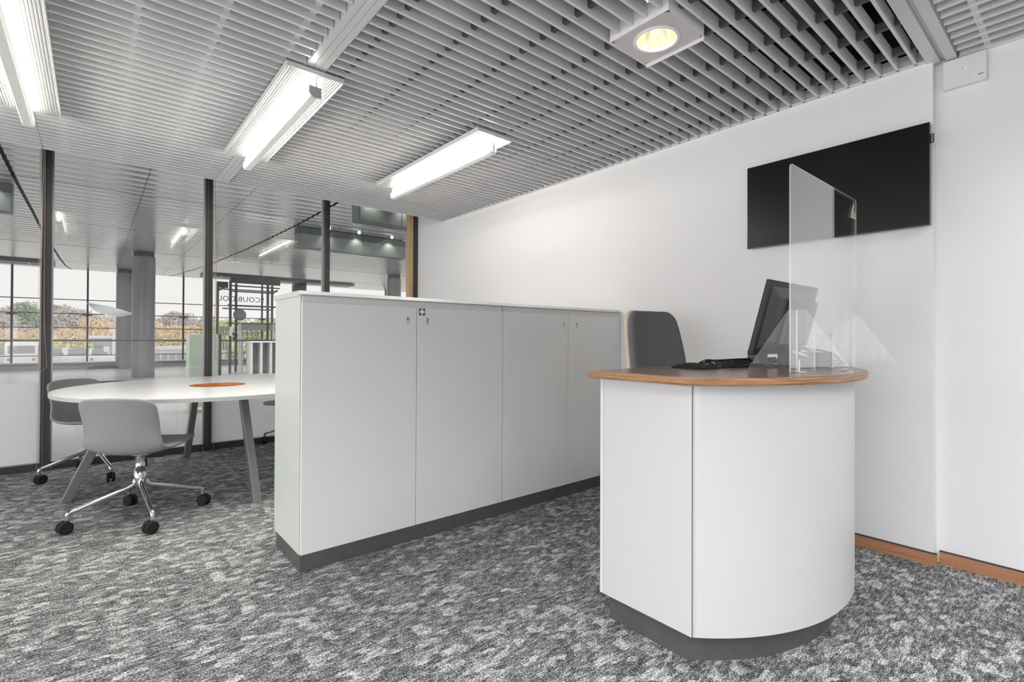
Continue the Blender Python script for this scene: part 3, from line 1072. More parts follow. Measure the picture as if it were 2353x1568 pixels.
rings = []
for d, z in ((0.010, ZD - 0.0300), (0.003, ZD - 0.0275), (0.0, ZD - 0.021), (0.0, ZD - 0.008), (0.002, ZD - 0.003), (0.007, ZD)):
    rings.append([(p.x, p.y, z) for p in inset(loop, d)])
n = len(loop)
mb = MB()
vs = [v for r_ in rings for v in r_]
fs = [(i * n + k, i * n + (k + 1) % n, (i + 1) * n + (k + 1) % n, (i + 1) * n + k) for i in range(len(rings) - 1) for k in range(n)]
mb.add(vs, fs, 0)
mb.add(vs, [tuple(reversed(range(n)))], 0)
ct = mb.build('countertop', M_PLY, rc, CL)
ct['label'] = 'layered plywood edge of the countertop'
MB().add(rings[-1], [tuple(range(n))], 0).build('top_surface', M_DESKTOP, ct)
# routed cable groove near the right end
gp = catmull([(2.35, 0.69, ZD + 0.0004), (2.55, 0.715, ZD + 0.0004), (2.70, 0.765, ZD + 0.0004), (2.80, 0.815, ZD + 0.0004)], 5)
MB().tube(gp, 0.0012, 5).build('groove', M_SEAM, ct)

# ------------------------------------------------------------------ acrylic screen
sc = empty('protective_screen', (2.485, 0.787, ZD))
tag(sc, 'clear acrylic sneeze screen with triangular feet standing on the counter', 'screen')
SL = (-2.485, -0.787, -ZD)
x0, x1, z0, z1 = 2.085, 2.895, ZD + 0.001, 1.862
rr = 0.022


def rounded(pts, r_, n=5):
    out = []
    m_ = len(pts)
    for i in range(m_):
        a, b_, c = Vector(pts[i - 1]), Vector(pts[i]), Vector(pts[(i + 1) % m_])
        r1 = r_[i] if isinstance(r_, (list, tuple)) else r_
        if r1 <= 0:
            out.append(b_)
            continue
        u, v = (a - b_).normalized(), (c - b_).normalized()
        for k in range(n + 1):
            t = k / n
            out.append((1 - t) ** 2 * (b_ + u * r1) + 2 * (1 - t) * t * b_ + t * t * (b_ + v * r1))
    return out


def sheet(name, outline, nrm, th, parent, loc, mt=None):
    """transparent faces plus a brighter sawn edge as a child"""
    nrm = Vector(nrm)
    n = len(outline)
    a = [p - nrm * th / 2 for p in outline]
    b_ = [p + nrm * th / 2 for p in outline]
    o = MB().add(a, [tuple(range(n))]).build(name, mt or M_ACRYL, parent, loc)
    bm = bmesh.new()
    bm.from_mesh(o.data)
    bm.verts.ensure_lookup_table()
    vs2 = [bm.verts.new(p) for p in b_]
    bm.faces.new(list(reversed(vs2)))
    bmesh.ops.triangulate(bm, faces=bm.faces[:])
    bm.to_mesh(o.data)
    bm.free()
    MB().add([tuple(p) for p in a + b_], [(i, (i + 1) % n, n + (i + 1) % n, n + i) for i in range(n)]).build('polished_edge', M_ACRE, o)
    return o


out = [(x0, 0.787, z0), (2.345, 0.787, z0), (2.345, 0.787, 1.195), (2.560, 0.787, 1.195), (2.560, 0.787, z0), (x1, 0.787, z0), (x1, 0.787, z1), (x0, 0.787, z1)]
sheet('screen_panel', rounded(out, [0, 0, 0.012, 0.012, 0, 0, rr, rr]), (0, 1, 0), 0.005, sc, SL)
for fx in (2.155, 2.815):
    tri = [(fx, 0.590, z0), (fx, 0.985, z0), (fx, 0.820, 1.288), (fx, 0.755, 1.288)]
    sheet('foot', rounded(tri, [0.02, 0.02, 0.01, 0.01]), (1, 0, 0), 0.005, sc, SL, M_ACRF)
    MB().box((fx - 0.0035, 0.7835, z0), (fx - 0.0008, 0.7905, 1.285)).build('slot_joint', M_ACRE, sc, SL)
    MB().box((fx + 0.006, 0.782, z0), (fx + 0.016, 0.7845, z0 + 0.05)).box((fx + 0.004, 0.76, z0), (fx + 0.03, 0.7845, z0 + 0.002)).build('corner_clip', M_WHITE, sc, SL)
# warning sticker on the panel
st = MB().prism(rounded([(2.808, 0.7838, 1.765), (2.884, 0.7838, 1.765), (2.846, 0.7838, 1.838)], 0.006, 3), (0, -0.0004, 0)).build('warning_sticker', M_WHITE, sc, SL)
st['label'] = 'yellow triangular warning sticker'
MB().prism([(2.814, 0.7832, 1.769), (2.878, 0.7832, 1.769), (2.846, 0.7832, 1.831)], (0, -0.0003, 0)).build('sticker_face', M_INK, st)
MB().prism([(2.818, 0.7827, 1.7715), (2.874, 0.7827, 1.7715), (2.846, 0.7827, 1.8255)], (0, -0.0003, 0)).build('sticker_face', M_YEL, st)
MB().tube(catmull([(2.850, 0.7822, 1.781), (2.843, 0.7822, 1.790), (2.848, 0.7822, 1.797), (2.845, 0.7822, 1.808), (2.849, 0.7822, 1.812)], 4), [0.0025] * 17, 5).box((2.826, 0.7821, 1.7735), (2.866, 0.7824, 1.777)).build('hand_symbol', M_INK, st)

# ------------------------------------------------------------------ monitor
mo = empty('computer_monitor', (2.55, 1.02, ZD))
tag(mo, 'black desktop monitor seen from behind on the counter', 'monitor')
tilt = math.atan2(0.085, 0.33)
MT = Matrix.Translation((0, 0.01, 0.063)) @ Matrix.Rotation(tilt, 4, 'X')
mb = MB()
W_, H_ = 0.28, 0.345
# back shell: frame slab + stepped hump, y negative = towards the camera
mb.box((-W_, -0.014, 0), (W_, 0.010, H_), 0, MT)
MB_ = mb.build('frame', M_BLACK, mo, bevel=0.004)


def frustum(mbx, x0, x1, z0, z1, y0, inx, inz, y1, M):
    vs = [(x0, y0, z0), (x1, y0, z0), (x1, y0, z1), (x0, y0, z1), (x0 + inx, y1, z0 + inz), (x1 - inx, y1, z0 + inz), (x1 - inx, y1, z1 - inz), (x0 + inx, y1, z1 - inz)]
    vs = [tuple(M @ Vector(v)) for v in vs]
    mbx.add(vs, [(0, 1, 2, 3), (7, 6, 5, 4), (0, 4, 5, 1), (1, 5, 6, 2), (2, 6, 7, 3), (3, 7, 4, 0)])


mb = MB()
frustum(mb, -0.262, 0.262, 0.02, H_ - 0.02, -0.013, 0.06, 0.05, -0.045, MT)
mb.build('rear_cover', M_MONB, mo, bevel=0.01, bseg=3)
mb = MB()
frustum(mb, -0.125, 0.165, 0.052, H_ - 0.065, -0.044, 0.008, 0.008, -0.075, MT)
mb.build('connector_cover', M_MONB, mo, bevel=0.008, bseg=3)
MB().box((-0.01, -0.0765, H_ - 0.105), (0.05, -0.0745, H_ - 0.088), 0, MT).build('rear_logo_recess', M_BLACK, mo)
MB().box((-W_ + 0.012, 0.0098, 0.018), (W_ - 0.012, 0.0108, H_ - 0.012), 0, MT).build('display', M_SCREEN, mo)
MB().box((0.01, -0.035, 0.01), (0.11, 0.005, 0.17)).build('stand_column', M_BLACK, mo, bevel=0.004)
MB().box((-0.10, 0.045, 0.011), (0.0, 0.10, 0.078)).build('rear_stand_block', M_MONB, mo, bevel=0.003)
MB().prism(rounded([(-0.13, -0.10, 0.0), (0.13, -0.10, 0), (0.13, 0.12, 0), (-0.13, 0.12, 0)], 0.03), (0, 0, 0.012)).build('stand_base', M_BLACK, mo, bevel=0.002)

# thin client box beside the monitor
pc = MB().box((-0.11, -0.06, 0), (0.11, 0.06, 0.065)).build('desk_dock', M_BLACK, loc=(2.83, 0.955, ZD), bevel=0.003)
pc.name = 'docking_box'
tag(pc, 'low black docking box under the cables, right of the monitor stand', 'docking station')
MB().box((-0.09, -0.0615, 0.012), (0.09, -0.06, 0.018)).box((-0.09, -0.0615, 0.026), (0.09, -0.06, 0.032)).build('vent', M_SEAM, pc)

# keyboard
kb = empty('keyboard', (2.50, 1.165, ZD), R_(-4))
tag(kb, 'flat black keyboard lying on the counter behind the monitor', 'keyboard')
mb = MB().prism([(-0.22, -0.075, 0.0), (-0.22, 0.075, 0.0), (-0.22, 0.075, 0.018), (-0.22, -0.075, 0.032)], (0.44, 0, 0))
mb.build('case', M_BLACK, kb, bevel=0.002)
me = mesh_of(MB().add([(-.0085, -.0085, 0), (.0085, -.0085, 0), (.0085, .0085, 0), (-.0085, .0085, 0), (-.007, -.0065, .009), (.007, -.0065, .009), (.007, .0065, .009), (-.007, .0065, .009)],
                      [(4, 5, 6, 7), (0, 1, 5, 4), (1, 2, 6, 5), (2, 3, 7, 6), (3, 0, 4, 7)]), 'key', M_RUBBER)
for r_ in range(5):
    for c in range(21):
        y = -0.058 + r_ * 0.028
        k_ = place(me, 'key', kb, (-0.20 + c * 0.02, y, 0.0325 - (y + 0.075) * 0.093))
# mouse pad + mouse
mp_ = empty('mouse_pad', (2.13, 1.185, ZD))
tag(mp_, 'black gel mouse pad with raised wrist rest at the counter edge', 'mouse pad')
ol = rounded([(-0.115, -0.085, 0), (0.12, -0.085, 0), (0.12, 0.10, 0), (-0.115, 0.10, 0)], 0.05, 6)
MB().prism(ol, (0, 0, 0.005)).build('pad', M_RUBBER, mp_)
mb = MB()
vs = []
nn, mm_ = 14, 8
for i in range(nn + 1):
    a = math.pi * i / nn
    for j in range(mm_ + 1):
        b_ = math.pi * j / mm_
        y = -0.085 + 0.17 * i / nn
        hgt = 0.021 * math.sin(b_) * max(math.sin(a), 0) ** 0.4
        vs.append((-0.113 + 0.06 * (1 - math.cos(b_)) / 2 * 1.4, y * (1 - 0.1 * math.sin(b_)), 0.005 + hgt))
mb.add(vs, [(i * (mm_ + 1) + j, (i + 1) * (mm_ + 1) + j, (i + 1) * (mm_ + 1) + j + 1, i * (mm_ + 1) + j + 1) for i in range(nn) for j in range(mm_)], 0, True)
mb.build('wrist_rest', M_RUBBER, mp_)
ms = empty('computer_mouse', (2.165, 1.165, ZD + 0.005), R_(-38))
tag(ms, 'glossy black computer mouse resting on the mouse pad', 'mouse')
mb = MB()
vs = []
nn, mm_ = 16, 12
for i in range(nn + 1):
    t = i / nn
    x = -0.056 + 0.112 * t
    hw_ = 0.031 * (math.sin(math.pi * min(max(t, 0.03), 0.97)) ** 0.42) * (1 - 0.12 * math.sin(math.pi * t))
    hh = 0.036 * (math.sin(math.pi * min(max(t * 0.86 + 0.07, 0), 1)) ** 0.75)
    for j in range(mm_ + 1):
        a = math.pi * j / mm_
        vs.append((x, -hw_ * math.cos(a), max(0.0, hh * math.sin(a) ** 0.8)))
mb.add(vs, [(i * (mm_ + 1) + j, (i + 1) * (mm_ + 1) + j, (i + 1) * (mm_ + 1) + j + 1, i * (mm_ + 1) + j + 1) for i in range(nn) for j in range(mm_)], 0, True)
mb.build('shell', M_BLACKG, ms)
MB().lathe([(0.0001, -0.003), (0.008, -0.003), (0.008, 0.003), (0.0001, 0.003)], 14, M=Matrix.Translation((0.030, 0, 0.026)) @ Matrix.Rotation(R_(90), 4, 'X')).build('scroll_wheel', M_RUBBER, ms)

# cables on the counter
def cable(pts, label, r_=0.0036, group='loose black cables on the counter', mt=None, name='cable'):
    o = MB().tube(catmull(pts, 7), r_, 6).build(name, mt or M_CABLE)
    tag(o, label, 'cable', group)
    return o


zd = ZD
cable([(2.215, 1.12, zd + .012), (2.30, 1.09, zd + .004), (2.33, 1.05, zd + .018), (2.36, 1.02, zd + .045), (2.40, 1.0, zd + .022), (2.45, 0.96, zd + .004), (2.49, 0.90, zd + .004), (2.56, 0.88, zd + .02)], 'thin black mouse cable arching over the counter from mouse to monitor')
cable([(2.52, 0.97, zd + .17), (2.475, 0.945, zd + .12), (2.46, 0.935, zd + .07), (2.43, 0.945, zd + .03), (2.40, 0.97, zd + .004), (2.35, 1.0, zd + .004)], 'thin black cable dropping from the monitor back to the left')
cable([(2.56, 0.94, zd + .12), (2.60, 0.91, zd + .09), (2.69, 0.875, zd + .078), (2.78, 0.845, zd + .06), (2.84, 0.83, zd + .02), (2.88, 0.83, zd + .006)], 'black cable looping high from monitor to the right end', 0.004)
cable([(2.58, 0.95, zd + .10), (2.66, 0.90, zd + .07), (2.74, 0.87, zd + .055), (2.82, 0.87, zd + .05), (2.88, 0.86, zd + .03), (2.90, 0.85, zd + .006)], 'second black cable looping just below the highest one', 0.004)
cable([(2.70, 0.90, zd + .05), (2.76, 0.86, zd + .06), (2.83, 0.85, zd + .045), (2.87, 0.84, zd + .02), (2.93, 0.86, zd + .005)], 'black cable curling over the docking box')
cable([(2.86, 0.85, zd + .01), (2.92, 0.855, zd + .012), (2.98, 0.88, zd + .004), (3.02, 0.93, zd + .003), (3.02, 1.0, zd + .003)], 'thin black cable lying at the far right of the counter')
cable([(2.85, 0.87, zd + .006), (2.90, 0.84, zd + .02), (2.93, 0.86, zd + .01), (2.90, 0.89, zd + .004), (2.86, 0.88, zd + .015), (2.88, 0.845, zd + .03)], 'knotted black cable coil at the right of the docking box', 0.0035)
cable([(2.488, 0.925, zd + .075), (2.51, 0.905, zd + .066), (2.535, 0.885, zd + .056)], 'short white cable sleeve below the monitor', 0.0055, None, M_WHITE, 'cable_sleeve')
o = MB().box((-0.018, -0.013, 0), (0.018, 0.013, 0.034)).box((-0.006, -0.004, 0.034), (-0.002, 0.004, 0.042)).box((0.003, -0.004, 0.034), (0.007, 0.004, 0.042)).build('power_adapter', M_BLACK, loc=(2.885, 0.905, ZD + 0.03), bevel=0.002)
tag(o, 'small black plug adapter standing on the cable coil', 'adapter')
o.location.z = ZD + 0.022
o = MB().prism([(0, -0.05, 0), (0.02, 0.05, 0), (0.05, 0.05, 0), (0.03, -0.05, 0)], (0, 0, 0.03)).build('power_strip', M_BLACK, loc=(2.80, 0.90, ZD + 0.001), bevel=0.003)
tag(o, 'short black power strip lying among the cables', 'power strip')

# =================================================================== COUNTER CHAIR
oc = empty('office_chair', (2.765, 1.66, 0.018), R_(-100))
tag(oc, 'office chair with charcoal fabric front and cream shell behind the counter', 'chair')
# backrest in local frame: x forward, reclined
vs, fs = [], []
rows = [(-0.155, 0.60, 0.19), (-0.165, 0.66, 0.225), (-0.18, 0.78, 0.24), (-0.20, 0.92, 0.245), (-0.225, 1.06, 0.24), (-0.25, 1.18, 0.228), (-0.268, 1.27, 0.215), (-0.277, 1.315, 0.185), (-0.281, 1.332, 0.14)]


def back_surf(dx, grow):
    vs, fs = [], []
    n = 10
    for (x, z, hw_) in rows:
        for j in range(n + 1):
            u = -1 + 2 * j / n
            vs.append((x + dx + 0.035 * abs(u) ** 2, (hw_ + grow) * u, z + grow * (1 if z > 1 else -1)))
    for i in range(len(rows) - 1):
        for j in range(n):
            a = i * (n + 1) + j
            fs.append((a, a + 1, a + n + 2, a + n + 1))
    return MB().add(vs, fs, 0, True)


back_surf(0.0, 0.0).build('back_cushion', M_FABD, oc, solid=0.04, sub=1)
back_surf(-0.038, 0.006).build('back_shell', M_SHELL, oc, solid=0.034, sub=1)
MB().prism(rounded([(-0.20, -0.23, 0), (0.20, -0.21, 0), (0.20, 0.21, 0), (-0.20, 0.23, 0)], 0.07), (0, 0, 0.07)).build('seat', M_FABD, oc, (0, 0, 0.60), bevel=0.015)
MB().tube(catmull([(-0.05, 0, 0.58), (-0.18, 0, 0.575), (-0.25, 0, 0.64), (-0.24, 0, 0.80)], 5), 0.02, 8).build('back_bracket', M_BLACK, oc)
MB().lathe([(0.03, 0.60), (0.03, 0.30), (0.038, 0.29), (0.038, 0.08), (0.0001, 0.08)], 16).build('gas_column', M_BLACK, oc)
for k in range(5):
    a = 2 * math.pi * k / 5 + 0.3
    c, s_ = math.cos(a), math.sin(a)
    MB().tube([(0, 0, 0.13), (c * 0.15, s_ * 0.15, 0.115), (c * 0.25, s_ * 0.25, 0.08)], [0.022, 0.018, 0.012], 8).build('base_arm', M_CHROME, oc)
    caster(oc, a, 0.25, a + k)

# =================================================================== WALL TV
tv = empty('television', (3.29, 1.036, 2.024))
tag(tv, 'switched-off black flat television mounted on the white wall', 'television')
TL = (-3.29, -1.036, -2.024)
ty0, ty1, tz0, tz1 = 0.569, 1.502, 1.762, 2.293
MB().box((3.284, ty0, tz0), (3.312, ty1, tz1)).build('casing', M_TVF, tv, TL, bevel=0.002)
MB().box((3.2825, ty0 + 0.005, tz0 + 0.006), (3.2842, ty1 - 0.005, tz1 - 0.004)).build('display', M_SCREEN, tv, TL)
MB().box((3.281, ty0, tz0 - 0.001), (3.285, ty1, tz0 + 0.004)).build('lower_bezel', M_TVF, tv, TL)
MB().box((3.312, 0.85, 1.9), (3.328, 1.25, 2.15)).build('wall_bracket', M_BLACK, tv, TL)
tg = MB().box((3.294, ty0 - 0.016, 2.185), (3.297, ty0, 2.232)).build('brand_tag', M_BLACK, tv, TL)
tg.name = 'side_tag'
Mt = Matrix(((0, 0, -1, 3.2935), (0, -1, 0, ty0 - 0.0045), (1, 0, 0, 2.2085), (0, 0, 0, 1)))
Mt = Matrix.Translation((3.2935, ty0 - 0.0035, 2.2085)) @ Matrix.Rotation(R_(90), 4, 'X') @ Matrix.Rotation(R_(-90), 4, 'Y')
Mt = Matrix(((0, 0, -1, 3.2934), (0, 1, 0, ty0 - 0.0115), (1, 0, 0, 2.2085), (0, 0, 0, 1)))
text_obj('tag_lettering', 'SAMSUNG', 0.0088, M_WHITE, tg, Mt, 0.0001)

# control box on the recessed wall
cb = empty('control_box', (WXB, 0.445, 2.52))
tag(cb, 'small white control box with green light, high on the recessed wall', 'control box')
CB = (-WXB, -0.445, -2.52)
MB().box((WXB - 0.030, 0.364, 2.466), (WXB - 0.001, 0.530, 2.612)).build('case', M_TRIM, cb, CB, bevel=0.002)
for i in range(7):
    MB().box((WXB - 0.031, 0.372, 2.530 + i * 0.010), (WXB - 0.0298, 0.402, 2.5315 + i * 0.010)).build('vent_slot', M_WALL, cb, CB)
MB().box((WXB - 0.031, 0.440, 2.549), (WXB - 0.0299, 0.444, 2.552)).build('indicator_light', M_LED, cb, CB)
MB().box((WXB - 0.031, 0.446, 2.5495), (WXB - 0.0299, 0.455, 2.5512)).box((WXB - 0.031, 0.433, 2.5495), (WXB - 0.0299, 0.438, 2.5512)).build('marking', M_DARKSYM, cb, CB)
MB().box((WXB - 0.0308, 0.374, 2.492), (WXB - 0.0299, 0.412, 2.505)).build('label_plate', M_WALL, cb, CB)
MB().box((WXB - 0.0312, 0.376, 2.496), (WXB - 0.0306, 0.398, 2.500)).build('label_print', M_MONB, cb, CB)

# =================================================================== HALL BEHIND THE GLASS
HZ = 3.60
o = MB().box((-14, GY + 0.06, -0.12), (22, 24.4, 0.0)).build('floor_hall', M_HFLOOR)
struct(o, 'grey polished floor of the hall beyond the glass', 'floor')
hc = MB().box((-14, GY + 0.06, HZ + 0.06), (22, 24.6, HZ + 0.3)).build('ceiling_hall', M_HDARK)
struct(hc, 'metal plank ceiling of the hall beyond the glass', 'ceiling')


def plank_mesh(L, wy, d0=0.0, d1=0.0):
    n = 6
    vs, fs = [], []
    for i in range(n + 1):
        u = i / n
        z = 0.016 * (1 - (2 * u - 1) ** 2)
        vs += [(d0 * u, (wy - 0.008) * u + 0.004, z), (L + d1 * u, (wy - 0.008) * u + 0.004, z)]
    for i in range(n):
        a = 2 * i
        fs.append((a, a + 2, a + 3, a + 1))
    mb = MB().add(vs, fs, 0, True)
    mb.add([(0, 0.004, 0), (L, 0.004, 0), (L, 0.004, 0.05), (0, 0.004, 0.05), (0, wy - 0.004, 0), (L, wy - 0.004, 0), (L, wy - 0.004, 0.05), (0, wy - 0.004, 0.05)],
           [(0, 1, 2, 3), (7, 6, 5, 4)])
    return mb


PW = 0.30


def seam(pts, y):
    for (xa, ya), (xb, yb) in zip(pts, pts[1:]):
        if ya <= y <= yb:
            return xa + (xb - xa) * (y - ya) / (yb - ya)
    return pts[0][0] if y < pts[0][1] else pts[-1][0]


SR = [(3.36, 5.0), (3.36, 11.3), (3.28, 13.8), (3.22, 15.4), (3.11, 17.3), (3.0, 19.0), (2.75, 21.2), (2.45, 23.4), (2.3, 24.2)]
SLf = [(-0.95, 5.0), (-0.95, 11.2), (-0.93, 13.6), (-0.93, 15.6), (-0.86, 19.3), (-0.83, 21.0), (-0.76, 23.0), (-0.62, 24.3)]
rows_ = int((24.1 - 6.1) / PW)
JX = [0.62, 2.02]
for r_ in range(rows_):
    y = 6.1 + r_ * PW
    gap = 0.024
    sr2, sl2 = seam(SR, y + PW) - seam(SR, y), seam(SLf, y + PW) - seam(SLf, y)
    # a wider shadow joint every twelfth plank
    wy = PW - (0.035 if r_ % 12 == 2 else 0)
    xs = [(-11.0, seam(SLf, y) - gap), (seam(SLf, y) + gap, JX[0] - 0.003), (JX[0] + 0.003, JX[1] - 0.003), (JX[1] + 0.003, seam(SR, y) - gap), (seam(SR, y) + gap, 16.0)]
    for q, (x0, x1) in enumerate(xs):
        place(mesh_of(plank_mesh(x1 - x0, wy, (0, sl2, 0, 0, sr2)[q], (sl2, 0, 0, sr2, 0)[q]), 'ceiling_plank', M_HCEIL), 'ceiling_plank', hc, (x0, y, HZ))


# hanging fascia boxes with spotlights
def fascia(x0, x1, y0, y1, zb, joints, spots, label):
    r = empty('fascia_box', ((x0 + x1) / 2, (y0 + y1) / 2, zb))
    tag(r, label, 'ceiling fascia')
    loc = (-(x0 + x1) / 2, -(y0 + y1) / 2, -zb)
    xs = [x0] + joints + [x1]
    for a, b_ in zip(xs, xs[1:]):
        MB().box((a + 0.006, y0, zb), (b_ - 0.006, y0 + 0.02, HZ - 0.01)).build('fascia_panel', M_HBOX, r, loc)
    MB().box((x0, y0 + 0.02, zb + 0.004), (x1, y1, HZ)).build('box_core', M_HBOX, r, loc)
    for sx in spots:
        MB().lathe([(0.03, 0.0), (0.03, 0.01), (0.0001, 0.01)], 14, M=Matrix.Translation((sx, y0 - 0.14, HZ - 0.008))).build('spot_lamp', M_SPOT, r, loc)
    return r


fascia(3.42, 6.0, 11.3, 11.62, 3.16, [3.98, 4.88], [4.02, 4.72, 5.55], 'grey-green fascia box with three spotlights, farther of the two at right')
fascia(3.42, 9.5, 8.06, 8.40, 3.16, [4.20], [3.62, 4.25], 'grey-green fascia box nearer the glass, just under the slat ceiling')
fascia(-5.5, -1.02, 11.2, 11.5, 3.16, [-2.4], [-1.25], 'grey fascia box with one spotlight at the left edge of the photo')
for (sx, y) in ((3.62, 7.92), (4.25, 7.92), (4.02, 11.16), (4.72, 11.16), (5.55, 11.16), (-1.25, 11.06)):
    l = bpy.data.lights.new('spot', 'SPOT')
    l.energy = 14
    l.spot_size = R_(110)
    l.spot_blend = 0.8
    l.color = (1, 0.97, 0.9)
    l.shadow_soft_size = 0.03
    o = bpy.data.objects.new('spot_light', l)
    COL.objects.link(o)
    o.location = (sx, y, HZ - 0.06)
    o.rotation_euler = (R_(18), 0, 0)


# columns
def column(x, y, r_, label):
    c = empty('column', (x, y, 0))
    tag(c, label, 'column', 'round grey columns in the hall')
    MB().lathe([(r_, 0.0), (r_, HZ - 0.12)], 40).build('shaft', M_HCOL, c)
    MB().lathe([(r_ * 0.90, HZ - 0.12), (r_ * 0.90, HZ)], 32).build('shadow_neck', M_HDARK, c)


column(1.10, 17.9, 0.275, 'thick round grey column between the first two mullions')
column(0.86, 23.0, 0.255, 'thinner round grey column just left of the thick one')
column(9.0, 17.9, 0.27, 'round grey column seen above the cabinets, beside the timber jamb')
column(6.95, 22.9, 0.30, 'short stretch of grey column above the cabinet corner')

# facade: sill wall, mullions, transoms, glass
FY = 24.0
o = MB().box((-14, FY - 0.1, 0), (22, FY + 0.25, 0.21)).build('wall_facade', M_HWALL)
struct(o, 'low grey sill wall under the far glass facade', 'wall')
MB().box((-14, FY - 0.16, 0.205), (22, FY + 0.25, 0.245)).build('sill_cap', M_KPALE, o)
fx = [-12.0, -10.05, -8.1, -6.12, -4.15, -2.15, -0.18, 2.77, 5.70, 8.65, 11.6, 14.6, 17.6]
TZ = [0.48, 1.48, 1.99, 2.50]
for i in range(len(fx) - 1):
    a, b_ = fx[i], fx[i + 1]
    wn = empty('window_%d' % (i + 5), (a, FY, 0))
    struct(wn, None, 'window')
    wn['label'] = 'bay of the far glass facade'
    MB().box((-0.028, -0.05, 0.24), (0.028, 0.05, HZ + 0.05)).build('mullion', M_FRAME, wn)
    zz = [0.24] + [0.48, 1.01, 1.48, 1.99, 2.50] + [HZ]
    for z in zz[1:-1]:
        MB().box((0.028, -0.025, z - 0.014), (b_ - a - 0.028, 0.025, z + 0.014)).build('transom', M_FRAME, wn)
    for za, zb in zip(zz, zz[1:]):
        MB().box((0.028, -0.004, za + 0.014), (b_ - a - 0.028, 0.004, zb - 0.014)).build('glass_pane', M_GLASSF, wn)
    # spider bracket on the mullion
    MB().box((-0.14, -0.12, 1.93), (0.14, -0.04, 1.965)).box((-0.05, -0.16, 1.90), (0.05, -0.05, 2.0)).build('spider_bracket', M_FRAME, wn)
# dark ventilation grilles in front of the facade head (outside the central ceiling island)
for (x0, x1, lab) in ((-11.0, -1.0, 'dark louvre strip in the hall ceiling at the left'), (3.15, 9.0, 'dark louvre strip in the hall ceiling above the kiosk')):
    v = empty('ceiling_grille', ((x0 + x1) / 2, 22.2, HZ))
    tag(v, lab, 'grille')
    MB().box((x0 - (x0 + x1) / 2, -0.45, -0.10), (x1 - (x0 + x1) / 2, 0.45, -0.02)).build('grille_frame', M_HBOX, v)
    k = int((x1 - x0) / 0.4)
    for i in range(k):
        xx = x0 - (x0 + x1) / 2 + 0.2 + i * 0.4
        MB().box((xx, -0.42, -0.115), (xx + 0.02, 0.42, -0.10)).build('louvre_blade', M_HCEIL, v)

# glass balustrade with handrail
bl = empty('balustrade', (3, 16.0, 0))
tag(bl, 'glass balustrade with dark handrail running across the hall', 'balustrade')
MB().box((-13, -0.025, 1.05), (14, 0.025, 1.09)).build('handrail', M_FRAME, bl)
for i in range(9):
    MB().box((-13 + i * 3 + 0.01, -0.006, 0.06), (-10 + i * 3 - 0.01, 0.006, 1.05)).build('glass_panel', M_GLASSF, bl)
MB().box((-13, -0.03, 0), (14, 0.03, 0.06)).build('base_channel', M_HBOX, bl)

# pale green cupboard
gc = empty('tall_cupboard', (1.31, 9.1, 0))
tag(gc, 'pale green glossy cupboard in the hall behind the second mullion', 'cupboard')
MB().box((-0.19, -0.1, 0.08), (0.20, 0.25, 1.215)).build('body', M_GRNCAB, gc, bevel=0.004)
MB().box((0.205, -0.08, 0.08), (0.245, 0.25, 1.215)).build('side_post', M_HBOX, gc)
for sx in (-0.16, 0.17):
    MB().box((sx - 0.012, -0.06, 0), (sx + 0.012, 0.2, 0.08)).build('leg', M_SILV, gc)

# desk units in the hall (pale box with four compartments)
du = empty('shelf_unit', (3.83, 15.2, 0))
tag(du, 'low grey open shelf unit with four compartments below the kiosk', 'shelf unit')
MB().box((-0.5, 0.27, 0.05), (0.5, 0.30, 1.02)).build('back_panel', M_KMID, du)
for i in range(5):
    x = -0.5 + i * 0.25
    MB().box((x - 0.03, -0.1, 0.05), (x + 0.03, 0.27, 1.02)).build('divider', M_KPALE, du)
MB().box((-0.54, -0.12, 1.02), (0.54, 0.3, 1.05)).build('top_board', M_WHITE, du)
MB().box((-0.53, -0.1, 0.0), (0.53, 0.3, 0.05)).build('base', M_KMID, du)

# kiosk: steel frame with fascias, sign lettering seen from behind
ki = empty('information_kiosk', (4.1, 18.2, 0))
tag(ki, 'dark steel kiosk frame with mirrored sign lettering in the hall', 'kiosk')
KX = [-0.72, 0.02, 0.62]
MB().box((-0.73, -0.06, 2.93), (0.78, 0.0, 3.14)).build('fascia_board', M_KIOSK, ki)
MB().box((-1.05, 0.3, 2.78), (-0.73, 0.36, 2.98)).build('fascia_board', M_KIOSK, ki)
for x, y in ((-0.72, 0), (0.40, 0), (-0.95, 0.8), (0.74, 0.8), (-0.40, 0.8)):
    MB().box((x - 0.035, y - 0.035, 0), (x + 0.035, y + 0.035, 3.0)).build('post', M_KIOSK, ki)
for z, y, x0, x1 in ((2.84, 0.0, -0.73, 0.78), (2.78, 0.8, -0.95, 0.78), (2.66, 0.0, -0.73, 0.6), (2.20, 0.0, -0.80, 0.78), (2.13, 0.8, -0.8, 0.78), (1.62, 0.0, -0.8, 0.78)):
    MB().box((x0, y - 0.02, z - 0.02), (x1, y + 0.02, z + 0.02)).build('cross_bar', M_KIOSK, ki)
for x in (-0.9, 0.7):
    MB().box((x - 0.02, 0, 2.72), (x + 0.02, 0.8, 2.78)).build('side_bar', M_KIOSK, ki)
MB().box((-1.02, -0.02, 1.75), (-0.76, 0.02, 2.68)).build('glazed_panel', M_GLASSF, ki)
MB().box((-0.42, -0.03, 1.40), (0.62, 0.03, 1.60)).build('lintel_panel', M_KMID, ki)
for x in (-0.44, 0.58):
    MB().box((x - 0.03, -0.05, 0.0), (x + 0.03, 0.05, 1.62)).build('door_post', M_KPALE, ki)
